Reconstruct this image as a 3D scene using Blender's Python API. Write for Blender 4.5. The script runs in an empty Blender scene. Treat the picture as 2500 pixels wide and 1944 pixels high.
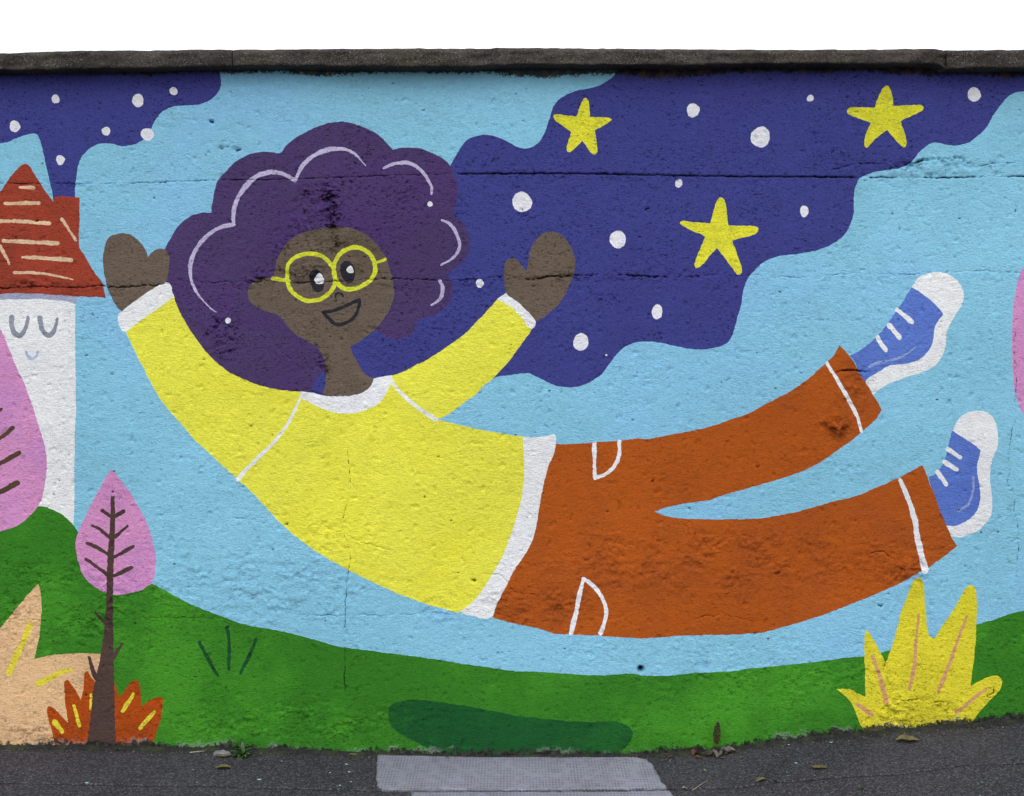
import bpy, math, random
import numpy as np
import mathutils.geometry as mg
from mathutils import Vector

random.seed(7)
S = bpy.context.scene
R = math.radians
# ---------------------------------------------------------------- camera
F = 2857.0            # focal length in pixels of the 2500 px wide photograph
D = 4.0               # camera to wall
CX, HV, EYE = 1250.0, 774.0, 1.5
cam_d = bpy.data.cameras.new('camera')
cam = bpy.data.objects.new('camera', cam_d)
S.collection.objects.link(cam)
cam.location = (0, -D, EYE)
cam.rotation_euler = (R(90), 0, 0)
cam_d.sensor_width = 36
cam_d.lens = F / 2500 * 36
cam_d.shift_y = -(972 - HV) / 2500
cam_d.clip_start = 0.05
cam_d.clip_end = 3000
S.camera = cam
# ---------------------------------------------------------------- overcast sky
W = bpy.data.worlds.new('World')
S.world = W
W.use_nodes = True
nt = W.node_tree
nt.nodes.clear()
SUN_EL, SUN_AZ = R(41), R(204)
wo = nt.nodes.new('ShaderNodeOutputWorld')
mixw = nt.nodes.new('ShaderNodeMixShader')
mixw.inputs[0].default_value = 0.9
bg1 = nt.nodes.new('ShaderNodeBackground')
bg1.inputs['Strength'].default_value = 0.10
sky = nt.nodes.new('ShaderNodeTexSky')
sky.sky_type = 'NISHITA'
sky.sun_disc = False
sky.sun_elevation = SUN_EL
sky.sun_rotation = SUN_AZ
nt.links.new(sky.outputs[0], bg1.inputs['Color'])
bg2 = nt.nodes.new('ShaderNodeBackground')      # the closed cloud deck, a little brighter overhead
tcw = nt.nodes.new('ShaderNodeTexCoord')
sepw = nt.nodes.new('ShaderNodeSeparateXYZ')
nt.links.new(tcw.outputs['Generated'], sepw.inputs[0])
rampw = nt.nodes.new('ShaderNodeMapRange')
rampw.inputs['From Min'].default_value = 0.0
rampw.inputs['From Max'].default_value = 1.0
rampw.inputs['To Min'].default_value = 1.52
rampw.inputs['To Max'].default_value = 1.92
nt.links.new(sepw.outputs['Z'], rampw.inputs['Value'])
bg2.inputs['Color'].default_value = (0.93, 0.96, 1.0, 1)
nt.links.new(rampw.outputs[0], bg2.inputs['Strength'])
nt.links.new(bg1.outputs[0], mixw.inputs[1])
nt.links.new(bg2.outputs[0], mixw.inputs[2])
nt.links.new(mixw.outputs[0], wo.inputs['Surface'])
sun_d = bpy.data.lights.new('sun', 'SUN')
sun_d.energy = 0.60
sun_d.angle = R(30)
sun_d.color = (1.0, 0.96, 0.9)
sun = bpy.data.objects.new('sun', sun_d)
S.collection.objects.link(sun)
# light comes from above, from the street side, slightly from the left
sun.rotation_euler = Vector((0.35, 0.80, -0.75)).to_track_quat('-Z', 'Y').to_euler()
S.view_settings.view_transform = 'Standard'
S.view_settings.look = 'None'
S.view_settings.exposure = 0.02
S.view_settings.gamma = 1.0
S.view_settings.use_curve_mapping = False
S.cycles.max_bounces = 5
S.cycles.diffuse_bounces = 3

COL = S.collection
# ---------------------------------------------------------------- helpers
def lin(c):
    return tuple((x / 255 / 12.92) if x / 255 <= 0.04045 else ((x / 255 + 0.055) / 1.055) ** 2.4 for x in c)

def tag(o, label=None, cat=None, group=None, kind=None):
    if label: o['label'] = label
    if cat: o['category'] = cat
    if group: o['group'] = group
    if kind: o['kind'] = kind
    return o

def link(name, me, mat=None, parent=None):
    o = bpy.data.objects.new(name, me)
    COL.objects.link(o)
    if mat is not None: me.materials.append(mat)
    if parent is not None: o.parent = parent
    return o

def empty(name, loc=(0, 0, 0)):
    o = bpy.data.objects.new(name, None)
    o.empty_display_size = 0.1
    o.location = loc
    COL.objects.link(o)
    return o

def mesh_np(name, co, faces, smooth=True):
    """co (n,3) array, faces (m,k) int array"""
    me = bpy.data.meshes.new(name)
    co = np.asarray(co, dtype=np.float32)
    faces = np.asarray(faces, dtype=np.int32)
    m, k = faces.shape
    me.vertices.add(len(co)); me.vertices.foreach_set('co', co.ravel())
    me.loops.add(m * k); me.loops.foreach_set('vertex_index', faces.ravel())
    me.polygons.add(m)
    me.polygons.foreach_set('loop_start', np.arange(0, m * k, k, dtype=np.int32))
    me.polygons.foreach_set('loop_total', np.full(m, k, dtype=np.int32))
    me.update(calc_edges=True)
    me.polygons.foreach_set('use_smooth', np.full(m, smooth, dtype=bool))
    me.validate()
    return me

def add_attr(me, name, vals):
    a = me.attributes.new(name, 'FLOAT', 'POINT')
    a.data.foreach_set('value', np.asarray(vals, dtype=np.float32))

# noise in numpy -------------------------------------------------
def _hash(ix, iy, seed):
    h = (ix.astype(np.int64) * 374761393 + iy.astype(np.int64) * 668265263 + seed * 1274126177) & 0xFFFFFFFF
    h = ((h ^ (h >> 13)) * 1274126177) & 0xFFFFFFFF
    h = (h ^ (h >> 16)) & 0xFFFFFFFF
    h = ((h * 2246822519) & 0xFFFFFFFF)
    return ((h ^ (h >> 15)) & 0xFFFFFF) / float(0xFFFFFF)

def vnoise(x, y, seed=0):
    """gradient noise, about -1..1"""
    ix, iy = np.floor(x), np.floor(y)
    fx, fy = x - ix, y - iy
    u = fx * fx * fx * (fx * (fx * 6 - 15) + 10)
    v = fy * fy * fy * (fy * (fy * 6 - 15) + 10)
    r = 0
    def g(dx, dy):
        a = _hash(ix + dx, iy + dy, seed) * (2 * math.pi)
        return np.cos(a) * (fx - dx) + np.sin(a) * (fy - dy)
    a = g(0, 0) * (1 - u) + g(1, 0) * u
    b = g(0, 1) * (1 - u) + g(1, 1) * u
    return (a * (1 - v) + b * v) * 1.5

def fbm(x, y, octv=4, seed=0, gain=0.5):
    s, a = 0, 1.0
    for i in range(octv):
        s = s + a * vnoise(x * 2 ** i + 17.3 * i, y * 2 ** i - 9.1 * i, seed + i)
        a *= gain
    return s

def sstep(a, b, x):
    t = np.clip((x - a) / (b - a), 0, 1)
    return t * t * (3 - 2 * t)

# pixel <-> wall -------------------------------------------------
PX = F / D
def wallx(u): return (u - CX) / PX
def wallz(v): return EYE - (v - HV) / PX

BASE_U = [-3500, -600, 0, 300, 500, 700, 900, 1200, 1500, 1640, 1750, 1860, 2000, 2300, 2500, 3200, 6000]
BASE_V = [1824, 1822, 1825, 1829, 1831, 1835, 1843, 1850, 1846, 1843, 1836, 1820, 1803, 1777, 1762, 1712, 1690]
_bx = np.array([wallx(u) for u in BASE_U]); _bz = np.array([wallz(v) for v in BASE_V])
def ground(x):
    return np.interp(x, _bx, _bz)

def ground_at(u, v):
    d = 0.1
    for _ in range(30):
        x = (u - CX) * (D - d) / F
        d = D - F * (EYE - float(ground(x))) / (v - HV)
    return (u - CX) * (D - d) / F, -d, float(ground((u - CX) * (D - d) / F))

# ---------------------------------------------------------------- crops used while tracing: origin and scale
CR = {'C1': (0, 100, 3.397), 'C2': (0, 550, 4.244), 'C3': (0, 900, 3.396), 'C4': (0, 1380, 3.01),
      'C5': (600, 1500, 3.12), 'C6': (1200, 1500, 3.12), 'C7': (1900, 1380, 3.01),
      'D1': (380, 260, 4.245), 'D2': (780, 260, 4.245), 'D3': (380, 600, 4.245), 'D4': (780, 600, 4.245),
      'D5': (620, 520, 4.245), 'D6': (1180, 520, 5.66), 'D7': (220, 540, 5.66),
      'E1': (1100, 100, 3.12), 'E2': (1800, 100, 3.12), 'E3': (1180, 440, 3.12), 'E4': (1800, 440, 3.12),
      'E5': (1960, 640, 4.368), 'E6': (2060, 960, 3.859), 'E7': (480, 860, 2.497), 'E8': (1100, 980, 2.739),
      'F1': (1580, 840, 2.83), 'F2': (0, 1200, 2.6525), 'F8': (960, 880, 4.716), 'N': (0, 0, 1.0)}
def K(s):
    """'C1 x,y x,y* E2 x,y ...' -> list of (u, v, corner)"""
    out, c = [], CR['N']
    for t in s.split():
        if t in CR: c = CR[t]; continue
        cn = t.endswith('*')
        x, y = t.rstrip('*').split(',')
        out.append((c[0] + float(x) / c[2], c[1] + float(y) / c[2], cn))
    return out

def catmull(P, step):
    """open smooth curve through P (list of xy), sampled"""
    P = [np.array(p[:2], float) for p in P]
    if len(P) == 2:
        n = max(1, int(np.linalg.norm(P[1] - P[0]) / step))
        return [P[0] + (P[1] - P[0]) * i / n for i in range(n + 1)]
    Q = [2 * P[0] - P[1]] + P + [2 * P[-1] - P[-2]]
    out = []
    for i in range(1, len(Q) - 2):
        p0, p1, p2, p3 = Q[i - 1:i + 3]
        L = np.linalg.norm(p2 - p1)
        if L < 1e-6: continue
        n = max(1, int(L / step))
        d01 = max(np.linalg.norm(p1 - p0), 1e-6) ** .5; d12 = L ** .5; d23 = max(np.linalg.norm(p3 - p2), 1e-6) ** .5
        m1 = (p2 - p1) + d12 * ((p1 - p0) / d01 - (p2 - p0) / (d01 + d12))
        m2 = (p2 - p1) + d12 * ((p3 - p2) / d23 - (p3 - p1) / (d12 + d23))
        for k in range(n):
            t = k / n
            out.append((2 * t ** 3 - 3 * t ** 2 + 1) * p1 + (t ** 3 - 2 * t ** 2 + t) * m1 + (-2 * t ** 3 + 3 * t ** 2) * p2 + (t ** 3 - t ** 2) * m2)
    out.append(P[-1])
    return out

def smooth_closed(pts, step=4.5):
    n = len(pts)
    cs = [i for i, p in enumerate(pts) if p[2]]
    if not cs:
        ext = pts[-2:] + pts + pts[:3]
        c = catmull(ext, step)
        # cut out one period
        c = np.array(c)
        a = np.array(pts[0][:2]);
        i0 = int(np.argmin(((c[:len(c) // 2] - a) ** 2).sum(1)))
        i1 = len(c) // 2 + int(np.argmin(((c[len(c) // 2:] - a) ** 2).sum(1)))
        return [tuple(p) for p in c[i0:i1]]
    out = []
    for a, b in zip(cs, cs[1:] + [cs[0] + n]):
        seg = [pts[i % n] for i in range(a, b + 1)]
        out += catmull(seg, step)[:-1]
    return [tuple(p) for p in out]

def smooth_open(pts, step=4.5):
    n = len(pts)
    cs = sorted(set([0, n - 1] + [i for i, p in enumerate(pts) if p[2]]))
    out = []
    for a, b in zip(cs, cs[1:]):
        out += catmull(pts[a:b + 1], step)[:-1]
    out.append(np.array(pts[-1][:2], float))
    return np.array(out)

def stroke(pts, w, w2=None, wm=None, closed=False):
    """painted line -> list of loops. w start width, wm middle, w2 end (px)"""
    if w2 is None: w2 = w
    if wm is None: wm = (w + w2) / 2
    if closed:
        c = np.array(smooth_closed(pts, 3.5))
        t = np.roll(c, -1, 0) - np.roll(c, 1, 0)
    else:
        c = smooth_open(pts, 3.5)
        t = np.gradient(c, axis=0)
    t /= np.maximum(np.linalg.norm(t, axis=1)[:, None], 1e-9)
    nr = np.stack([-t[:, 1], t[:, 0]], 1)
    s = np.linspace(0, 1, len(c))
    ww = np.interp(s, [0, .5, 1], [w, wm, w2]) * 0.5
    ww *= 1 + 0.10 * np.sin(s * len(c) * 0.35 + c[0, 0])
    if closed:
        ww = np.full(len(c), w * .5)
        return [[tuple(p) for p in c + nr * ww[:, None]], [tuple(p) for p in (c - nr * ww[:, None])[::-1]]]
    L = c + nr * ww[:, None]; Rr = c - nr * ww[:, None]
    def cap(p, d, n_, r):
        if r < 1.6: return []
        return [p + (math.cos(a) * n_ + math.sin(a) * d) * r for a in np.linspace(0, math.pi, 5)[1:-1]]
    loop = list(L) + cap(c[-1], t[-1], nr[-1], ww[-1]) + list(Rr[::-1]) + cap(c[0], -t[0], -nr[0], ww[0])
    return [[tuple(p) for p in loop]]

def blob(cx, cy, rx, ry):
    n = max(10, int(2 * math.pi * rx / 3.5))
    ph = (cx * 0.37) % 6.28
    out = []
    for i in range(n):
        a = 2 * math.pi * i / n
        r = 1 + 0.035 * math.sin(2 * a + ph) + 0.03 * math.sin(3 * a + ph * 2)
        out.append((cx + rx * r * math.cos(a), cy + ry * r * math.sin(a)))
    return [out]

def poly(s, step=4.5): return [smooth_closed(K(s), step)]
def line(s, w, w2=None, wm=None, closed=False): return stroke(K(s), w, w2, wm, closed)

# ---------------------------------------------------------------- plaster material group
def make_group():
    g = bpy.data.node_groups.new('painted_plaster', 'ShaderNodeTree')
    I = g.interface
    for nm, tp, dv in (('Color', 'NodeSocketColor', (.8, .8, .8, 1)), ('Color2', 'NodeSocketColor', (.7, .7, .7, 1)),
                       ('Patch Scale', 'NodeSocketFloat', 4.0), ('Patch Amount', 'NodeSocketFloat', 0.4),
                       ('Flecks', 'NodeSocketFloat', 0.3), ('Deep', 'NodeSocketColor', (.02, .02, .02, 1))):
        s = I.new_socket(nm, in_out='INPUT', socket_type=tp); s.default_value = dv
    I.new_socket('BSDF', in_out='OUTPUT', socket_type='NodeSocketShader')
    N, L = g.nodes, g.links
    gi = N.new('NodeGroupInput'); go = N.new('NodeGroupOutput')
    tc = N.new('ShaderNodeTexCoord'); P = tc.outputs['Object']
    def noise(scale, det=4, rough=.55, vec=None, sc=None):
        n = N.new('ShaderNodeTexNoise'); n.inputs['Scale'].default_value = scale
        n.inputs['Detail'].default_value = det; n.inputs['Roughness'].default_value = rough
        L.new(vec or P, n.inputs['Vector'])
        if sc: L.new(sc, n.inputs['Scale'])
        return n.outputs['Fac']
    def m(op, a, b=None, c=None, clamp=False):
        n = N.new('ShaderNodeMath'); n.operation = op; n.use_clamp = clamp
        for i, v in enumerate((a, b, c)):
            if v is None: continue
            if isinstance(v, (int, float)): n.inputs[i].default_value = v
            else: L.new(v, n.inputs[i])
        return n.outputs[0]
    def ss(x, a, b, o0=0., o1=1.):
        n = N.new('ShaderNodeMapRange'); n.interpolation_type = 'SMOOTHSTEP'
        L.new(x, n.inputs['Value'])
        n.inputs['From Min'].default_value = a; n.inputs['From Max'].default_value = b
        n.inputs['To Min'].default_value = o0; n.inputs['To Max'].default_value = o1
        return n.outputs[0]
    def mix(f, a, b, bt='MIX'):
        n = N.new('ShaderNodeMix'); n.data_type = 'RGBA'; n.blend_type = bt
        for sck, v in ((n.inputs[0], f), (n.inputs[6], a), (n.inputs[7], b)):
            if isinstance(v, (int, float)): sck.default_value = v
            elif isinstance(v, tuple): sck.default_value = v
            else: L.new(v, sck)
        return n.outputs[2]
    def attr(nm):
        n = N.new('ShaderNodeAttribute'); n.attribute_name = nm; n.attribute_type = 'GEOMETRY'
        return n.outputs['Fac']
    mp = N.new('ShaderNodeMapping'); mp.inputs['Scale'].default_value = (0.72, 1, 1.35)
    mp.inputs['Rotation'].default_value = (0, R(14), 0)
    L.new(P, mp.inputs['Vector']); PM = mp.outputs[0]
    # colour
    patch = m('MULTIPLY', ss(m('ADD', noise(4, 6, .6, sc=gi.outputs['Patch Scale']), m('MULTIPLY', attr('scar'), .10)), .45, .66), gi.outputs['Patch Amount'])
    c = mix(patch, gi.outputs['Color'], gi.outputs['Color2'])
    big = ss(noise(1.6, 4), .3, .7, .93, 1.07)
    grain = ss(noise(200, 3, .6, PM), .3, .7, .93, 1.06)
    mid = ss(noise(38, 4, .6, PM), .3, .7, .95, 1.05)
    v = m('MULTIPLY', m('MULTIPLY', big, grain), mid)
    sc_ = N.new('ShaderNodeVectorMath'); sc_.operation = 'SCALE'; L.new(c, sc_.inputs[0]); L.new(v, sc_.inputs['Scale'])
    c = sc_.outputs[0]
    # flecks where the roller or the spray missed hollows in the render
    fn = noise(75, 5, .68, PM)
    reg = ss(noise(5, 3), .42, .68)
    scar = attr('scar')
    fn2 = noise(150, 3, .6, PM)
    fl = m('MULTIPLY', ss(m('ADD', m('ADD', fn, m('MULTIPLY', scar, .07)), m('MULTIPLY', reg, .06)), .605, .67), m('MULTIPLY', gi.outputs['Flecks'], m('ADD', 1, m('MULTIPLY', scar, .6))), clamp=True)
    sk = m('ADD', noise(185, 2, .5, PM), m('MULTIPLY', m('ADD', ss(noise(7, 4, .6), .4, .65), scar), .05))
    c = mix(m('MULTIPLY', ss(sk, .665, .715), m('ADD', m('MULTIPLY', gi.outputs['Flecks'], .9), .30), clamp=True), c, mix(.55, gi.outputs['Deep'], (.01, .01, .012, 1)))
    c = mix(m('MULTIPLY', ss(fn2, .57, .68), m('ADD', m('MULTIPLY', gi.outputs['Flecks'], .9), .02), clamp=True), c, gi.outputs['Deep'])
    c = mix(fl, c, gi.outputs['Deep'])
    # pin holes
    vo = N.new('ShaderNodeTexVoronoi'); vo.inputs['Scale'].default_value = 24; L.new(PM, vo.inputs['Vector'])
    sp = N.new('ShaderNodeSeparateColor'); L.new(vo.outputs['Color'], sp.inputs[0])
    rad = m('MULTIPLY', ss(sp.outputs[1], .2, 1.), .085)
    hole = m('MULTIPLY', m('LESS_THAN', vo.outputs['Distance'], rad), m('GREATER_THAN', sp.outputs[0], .80))
    c = mix(m('MULTIPLY', hole, .8), c, (.012, .014, .016, 1))
    # cracks: paint does not reach their bottom
    ck = attr('crack')
    c = mix(m('MULTIPLY', ss(m('ADD', ck, m('MULTIPLY', m('SUBTRACT', noise(60, 3), .5), .8)), .45, .95), .92), c, mix(.72, gi.outputs['Deep'], (.008, .008, .009, 1)))
    # foot of the wall: white primer showing, then bare mouldy render
    db = attr('dbot')
    rag = m('MULTIPLY', m('SUBTRACT', noise(48, 8, .78), .5), .11)
    rag2 = m('MULTIPLY', m('SUBTRACT', noise(4.3, 4), .5), .085)
    e = m('ADD', m('ADD', db, rag), rag2)
    fringe = m('MULTIPLY', ss(e, .031, .024), ss(noise(9, 4), .50, .60))
    c = mix(m('MULTIPLY', m('MULTIPLY', fringe, .7), m('MULTIPLY', noise(28, 3), 1.1), clamp=True), c, (.44, .47, .45, 1))
    spl = m('MULTIPLY', ss(noise(95, 6, .7), .55, .64), ss(db, .14, .0))
    c = mix(m('MULTIPLY', spl, .65), c, (.03, .032, .028, 1))
    c = mix(m('MULTIPLY', ss(e, .024, .015), .96), c, mix(ss(noise(60, 5), .4, .65), (.018, .018, .017, 1), (.06, .058, .05, 1)))
    # head of the wall under the coping: bare ragged strip
    dt = attr('dtop')
    e2 = m('ADD', m('ADD', dt, m('MULTIPLY', m('SUBTRACT', noise(85, 7, .75), .5), .075)), m('MULTIPLY', m('SUBTRACT', noise(3.1, 3), .5), .075))
    c = mix(m('MULTIPLY', ss(e2, .016, .008), .93), c, mix(ss(noise(30, 4), .45, .6), (.018, .018, .015, 1), (.07, .045, .02, 1)))
    # relief
    def bump(h, dist, st, nrm=None):
        b = N.new('ShaderNodeBump'); b.inputs['Distance'].default_value = dist; b.inputs['Strength'].default_value = st
        L.new(h, b.inputs['Height'])
        if nrm: L.new(nrm, b.inputs['Normal'])
        return b.outputs[0]
    b = bump(noise(135, 4, .68, PM), .0048, 1)
    b = bump(noise(330, 2, .6, PM), .0014, 1, b)
    b = bump(m('SUBTRACT', 1, hole), .002, .8, b)
    bs = N.new('ShaderNodeBsdfPrincipled')
    L.new(c, bs.inputs['Base Color']); L.new(b, bs.inputs['Normal'])
    bs.inputs['Roughness'].default_value = .95
    bs.inputs['Specular IOR Level'].default_value = .06
    L.new(bs.outputs[0], go.inputs['BSDF'])
    return g
GRP = make_group()
EXPO = 0.88          # light on the wall when white paint of the photo reads as it does
_pm = {}
def paint(name, rgb, rgb2=None, ps=4.0, pa=0.35, fl=0.25, deep=None):
    if name in _pm: return _pm[name]
    mt = bpy.data.materials.new(name); mt.use_nodes = True
    n = mt.node_tree; n.nodes.clear()
    g = n.nodes.new('ShaderNodeGroup'); g.node_tree = GRP
    o = n.nodes.new('ShaderNodeOutputMaterial')
    n.links.new(g.outputs[0], o.inputs['Surface'])
    def al(c): return tuple(min(.88, x / k) for x, k in zip(lin(c), (EXPO, EXPO, EXPO * 1.05))) + (1,)
    g.inputs['Color'].default_value = al(rgb)
    g.inputs['Color2'].default_value = al(rgb2 or tuple(int(x * .93) for x in rgb))
    g.inputs['Patch Scale'].default_value = ps
    g.inputs['Patch Amount'].default_value = pa
    g.inputs['Flecks'].default_value = fl
    d = al(deep) if deep else tuple(x * .22 + .004 for x in al(rgb)[:3]) + (1,)
    g.inputs['Deep'].default_value = d
    _pm[name] = mt
    return mt

M = dict(
    sky=paint('sky_blue_paint', (134, 192, 221), (129, 181, 221), 0.8, .9, .16, (84, 130, 150)),
    night=paint('night_blue_paint', (65, 68, 138), (60, 58, 124), 1.6, .6, .6, (18, 20, 46)),
    hair=paint('purple_paint', (76, 60, 104), (80, 54, 112), 2.4, .7, .6, (18, 10, 30)),
    skin=paint('brown_skin_paint', (106, 92, 83), (93, 81, 66), 3.5, .7, .5, (38, 29, 16)),
    yellow=paint('yellow_paint', (226, 222, 78), (220, 214, 60), 3.0, .6, .09, (160, 154, 44)),
    frame=paint('acid_yellow_paint', (214, 220, 60), (190, 190, 60), 18, .6, .2),
    star=paint('star_yellow_paint', (222, 216, 58), (196, 194, 62), 22, .7, .4, (90, 92, 60)),
    white=paint('white_paint', (231, 230, 243), (222, 221, 236), 3, .5, .06, (120, 118, 128)),
    dot=paint('dot_white_paint', (226, 224, 242), (208, 205, 230), 20, .5, .15, (120, 116, 140)),
    lilac=paint('lilac_paint', (188, 178, 212), (170, 160, 200), 20, .7, .4, (80, 70, 105)),
    trousers=paint('rust_orange_paint', (172, 84, 30), (158, 78, 34), 4.5, .7, .30, (112, 54, 18)),
    shoe=paint('shoe_blue_paint', (92, 120, 200), (84, 106, 190), 6, .6, .25),
    shine=paint('pale_blue_line_paint', (144, 158, 208), (120, 140, 204), 30, .6, .3),
    ink=paint('ink_paint', (46, 46, 54), (38, 38, 46), 8, .5, .2),
    green=paint('hill_green_paint', (55, 119, 36), (72, 146, 42), 2.3, .8, .4, (26, 60, 20)),
    shade=paint('dark_green_paint', (28, 84, 42), (40, 102, 44), 5, .6, .4, (14, 46, 26)),
    pink=paint('pink_paint', (208, 142, 192), (194, 136, 194), 6, .8, .3, (120, 76, 110)),
    roof=paint('brick_red_paint', (158, 66, 50), (136, 60, 46), 6, .7, .45, (76, 30, 24)),
    sand=paint('sand_line_paint', (222, 188, 158), (206, 170, 140), 20, .5, .3),
    tan=paint('peach_paint', (220, 180, 138), (204, 166, 130), 6, .7, .35, (130, 100, 76)),
    mark=paint('yellow_line_paint', (222, 206, 62), (200, 184, 60), 20, .6, .4, (130, 120, 40)),
    fire=paint('flame_orange_paint', (172, 74, 24), (150, 66, 26), 8, .7, .4, (84, 36, 14)),
    bark=paint('bark_paint', (82, 64, 60), (72, 56, 54), 5, .6, .3, (36, 27, 24)),
    twig=paint('twig_paint', (86, 68, 52), (74, 56, 46), 10, .6, .3, (40, 30, 22)),
    grey=paint('grey_paint', (138, 142, 158), (150, 154, 170), 14, .6, .2),
    smile=paint('pale_smile_paint', (170, 180, 220), (190, 196, 226), 20, .6, .2),
    eave=paint('lavender_grey_paint', (158, 162, 190), (148, 152, 180), 8, .6, .2),
    vein=paint('dusty_pink_paint', (206, 152, 112), (190, 140, 100), 20, .6, .3, (130, 90, 60)),
    tuft=paint('deep_green_paint', (30, 76, 44), (36, 90, 46), 20, .6, .4),
    shrub=paint('shrub_yellow_paint', (216, 204, 54), (200, 188, 50), 6, .7, .4, (100, 98, 34)),
)

# ---------------------------------------------------------------- the mural: shapes in painter's order
# (key, name, parent key, material, loops, label)
SH = []
def shp(key, name, parent, mat, loops, label=None):
    SH.append((key, name, parent, mat, loops, label))

shp('sky', 'painted_sky', None, 'sky', None, 'light blue painted sky covering the middle of the mural')
shp('cloudL', 'night_cloud', None, 'night', poly('C1 1700,-700* 1820,100 1828,270 1832,380 1800,440 1730,500 1640,530 1540,538 1450,545 1370,575 1310,625 1275,680 1255,730 1230,780 1180,825 1110,860 1030,875 960,862 900,850 840,852 780,870 730,905 690,945 660,1000 640,1080 628,1180 622,1300* 560,1380* 450,1380* 440,1300 430,1230 400,1110 375,1000 355,900 335,830 310,780 265,768 200,785 120,815 60,840 0,848 -400,910 -900,850 -1500,800* -1500,-700*'), 'dark blue night cloud at the upper left of the mural')
shp('cloudR', 'night_cloud', None, 'night', poly('E1 1400,-500* 1290,200 1260,245 1210,295 1140,335 1060,362 960,380 880,412 820,455 785,500 765,560 745,620 720,690 690,750 650,790 600,815 560,820 510,808 450,775 390,745 330,725 260,716 200,722 140,745 95,790 60,840 20,915 -10,960* N 1000,600* 850,820* 740,880* 740,1000* 1000,1020* 1150,960* E3 90,1505 200,1485 300,1472 350,1474 410,1500 470,1530 540,1562 620,1577 700,1575 780,1555 850,1515 910,1475 940,1430 990,1360 1040,1300 1100,1258 1180,1235 1280,1230 1380,1245 1480,1268 1580,1285 1680,1290 1760,1278 1820,1262 1870,1225 1905,1160 1925,1090 E4 0,1050 30,950 45,850 70,770 120,700 180,640 250,598 330,578 430,565 540,550 630,528 720,490 790,440 840,380 870,310 888,230 890,140 900,60 E2 930,1050 985,1020 1060,995 1150,982 1230,970 1300,945 1350,895 1400,835 1450,795 1510,775 1580,788 1650,798 1720,788 1790,755 1860,700 1910,640 1950,570 2000,500 2045,440 2100,400 2150,388 2200,386 2500,380 2900,300 3300,100 3500,-500*'), 'large dark blue night cloud sweeping up to the right behind the figure')
# tower
shp('tower', 'painted_tower', None, 'white', poly('N -22,690* 184,715* C2 780,740 776,1000 780,1300 785,1690 C3 630,300 620,700 615,1100 611,1300 N 180,1345* -60,1345* -22,900'), 'white painted tower with a sleeping face and red roof')
shp('eave', 'eave_shadow', 'tower', 'eave', poly('C2 -120,690* 350,695 800,725* 790,800 770,822* 720,795 600,780 350,765 0,775 -120,785*'))
shp('roof', 'roof', 'tower', 'roof', poly('C1 0,1250 60,1170 130,1080 190,1030 220,1020 250,1040 290,1110 350,1200 400,1280 440,1332* 455,1295 500,1290 600,1295 660,1300* 662,1500 C2 825,0 825,230 870,310 960,460 1060,600 1085,700 1092,755* 1000,745 800,740 600,725 300,708 0,715 -540,755* -300,300 -260,0 -260,-150 C1 -120,1340'))
for s, w, w2 in (('C1 165,1215 285,1220', 7, 9), ('C1 50,1350 325,1345', 8, 10), ('C1 -60,1498 150,1495 410,1515', 8, 9),
                 ('C1 30,1660 475,1678', 9, 10), ('C1 515,1475 630,1655', 7, 6), ('C2 235,333 500,343 735,362', 8, 11),
                 ('C2 150,490 450,502 755,565', 8, 4), ('C2 0,215 60,320 95,400', 8, 7), ('C2 -220,440 -20,450', 9, 8)):
    shp('rm', 'roof_line', 'tower', 'sand', line(s, w, w2))
shp('te', 'sleeping_eye', 'tower', 'grey', line('C2 118,955 125,1060 160,1130 205,1145 250,1100 280,1020 290,955', 13, 9, 12))
shp('te', 'sleeping_eye', 'tower', 'grey', line('C2 412,960 430,1060 470,1130 510,1145 555,1100 583,1020 590,970', 13, 8, 12))
shp('ts', 'smile', 'tower', 'smile', line('C2 270,1312 290,1360 330,1385 370,1365 395,1312', 6))
# hills
shp('hill', 'painted_hill', None, 'green', poly('N -3600,1500* -1800,1380 -700,1400 -200,1340 20,1260 C3 230,1180 330,1140 430,1165 520,1215 600,1290 650,1365 N 250,1365 300,1395 C4 1110,130 1200,180 1300,235 1400,285 1550,350 1700,405 1830,445 2000,470 C5 0,85 250,125 500,185 680,240 850,265 1100,298 1350,330 1600,370 1850,405 2050,435 2184,440 C6 200,437 450,442 600,455 750,463 900,460 1080,452 1150,465 1400,465 1550,450 1750,440 2000,410 C7 0,740 250,715 480,685 640,670 820,628 1150,530 1455,440 1560,405 1650,380 1720,350 1806,338 N 2700,1450 3100,1500 4200,1400 6200,1500* 6200,2400* -3600,2400*', 6), 'green painted hill along the foot of the mural')
shp('oval', 'painted_shadow', None, 'shade', poly('C5 1085,740 1110,690 1180,660 1300,650 1450,665 1650,695 1900,740 C6 150,765 350,790 550,810 750,820 900,815 1000,830 1060,870 1075,910 1060,960 1020,1010 950,1060 700,1140 300,1180 C5 1750,1160 1500,1100 1400,1030 1300,975 1180,910 1110,850'), 'dark green painted shadow lozenge under the flying figure')
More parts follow.
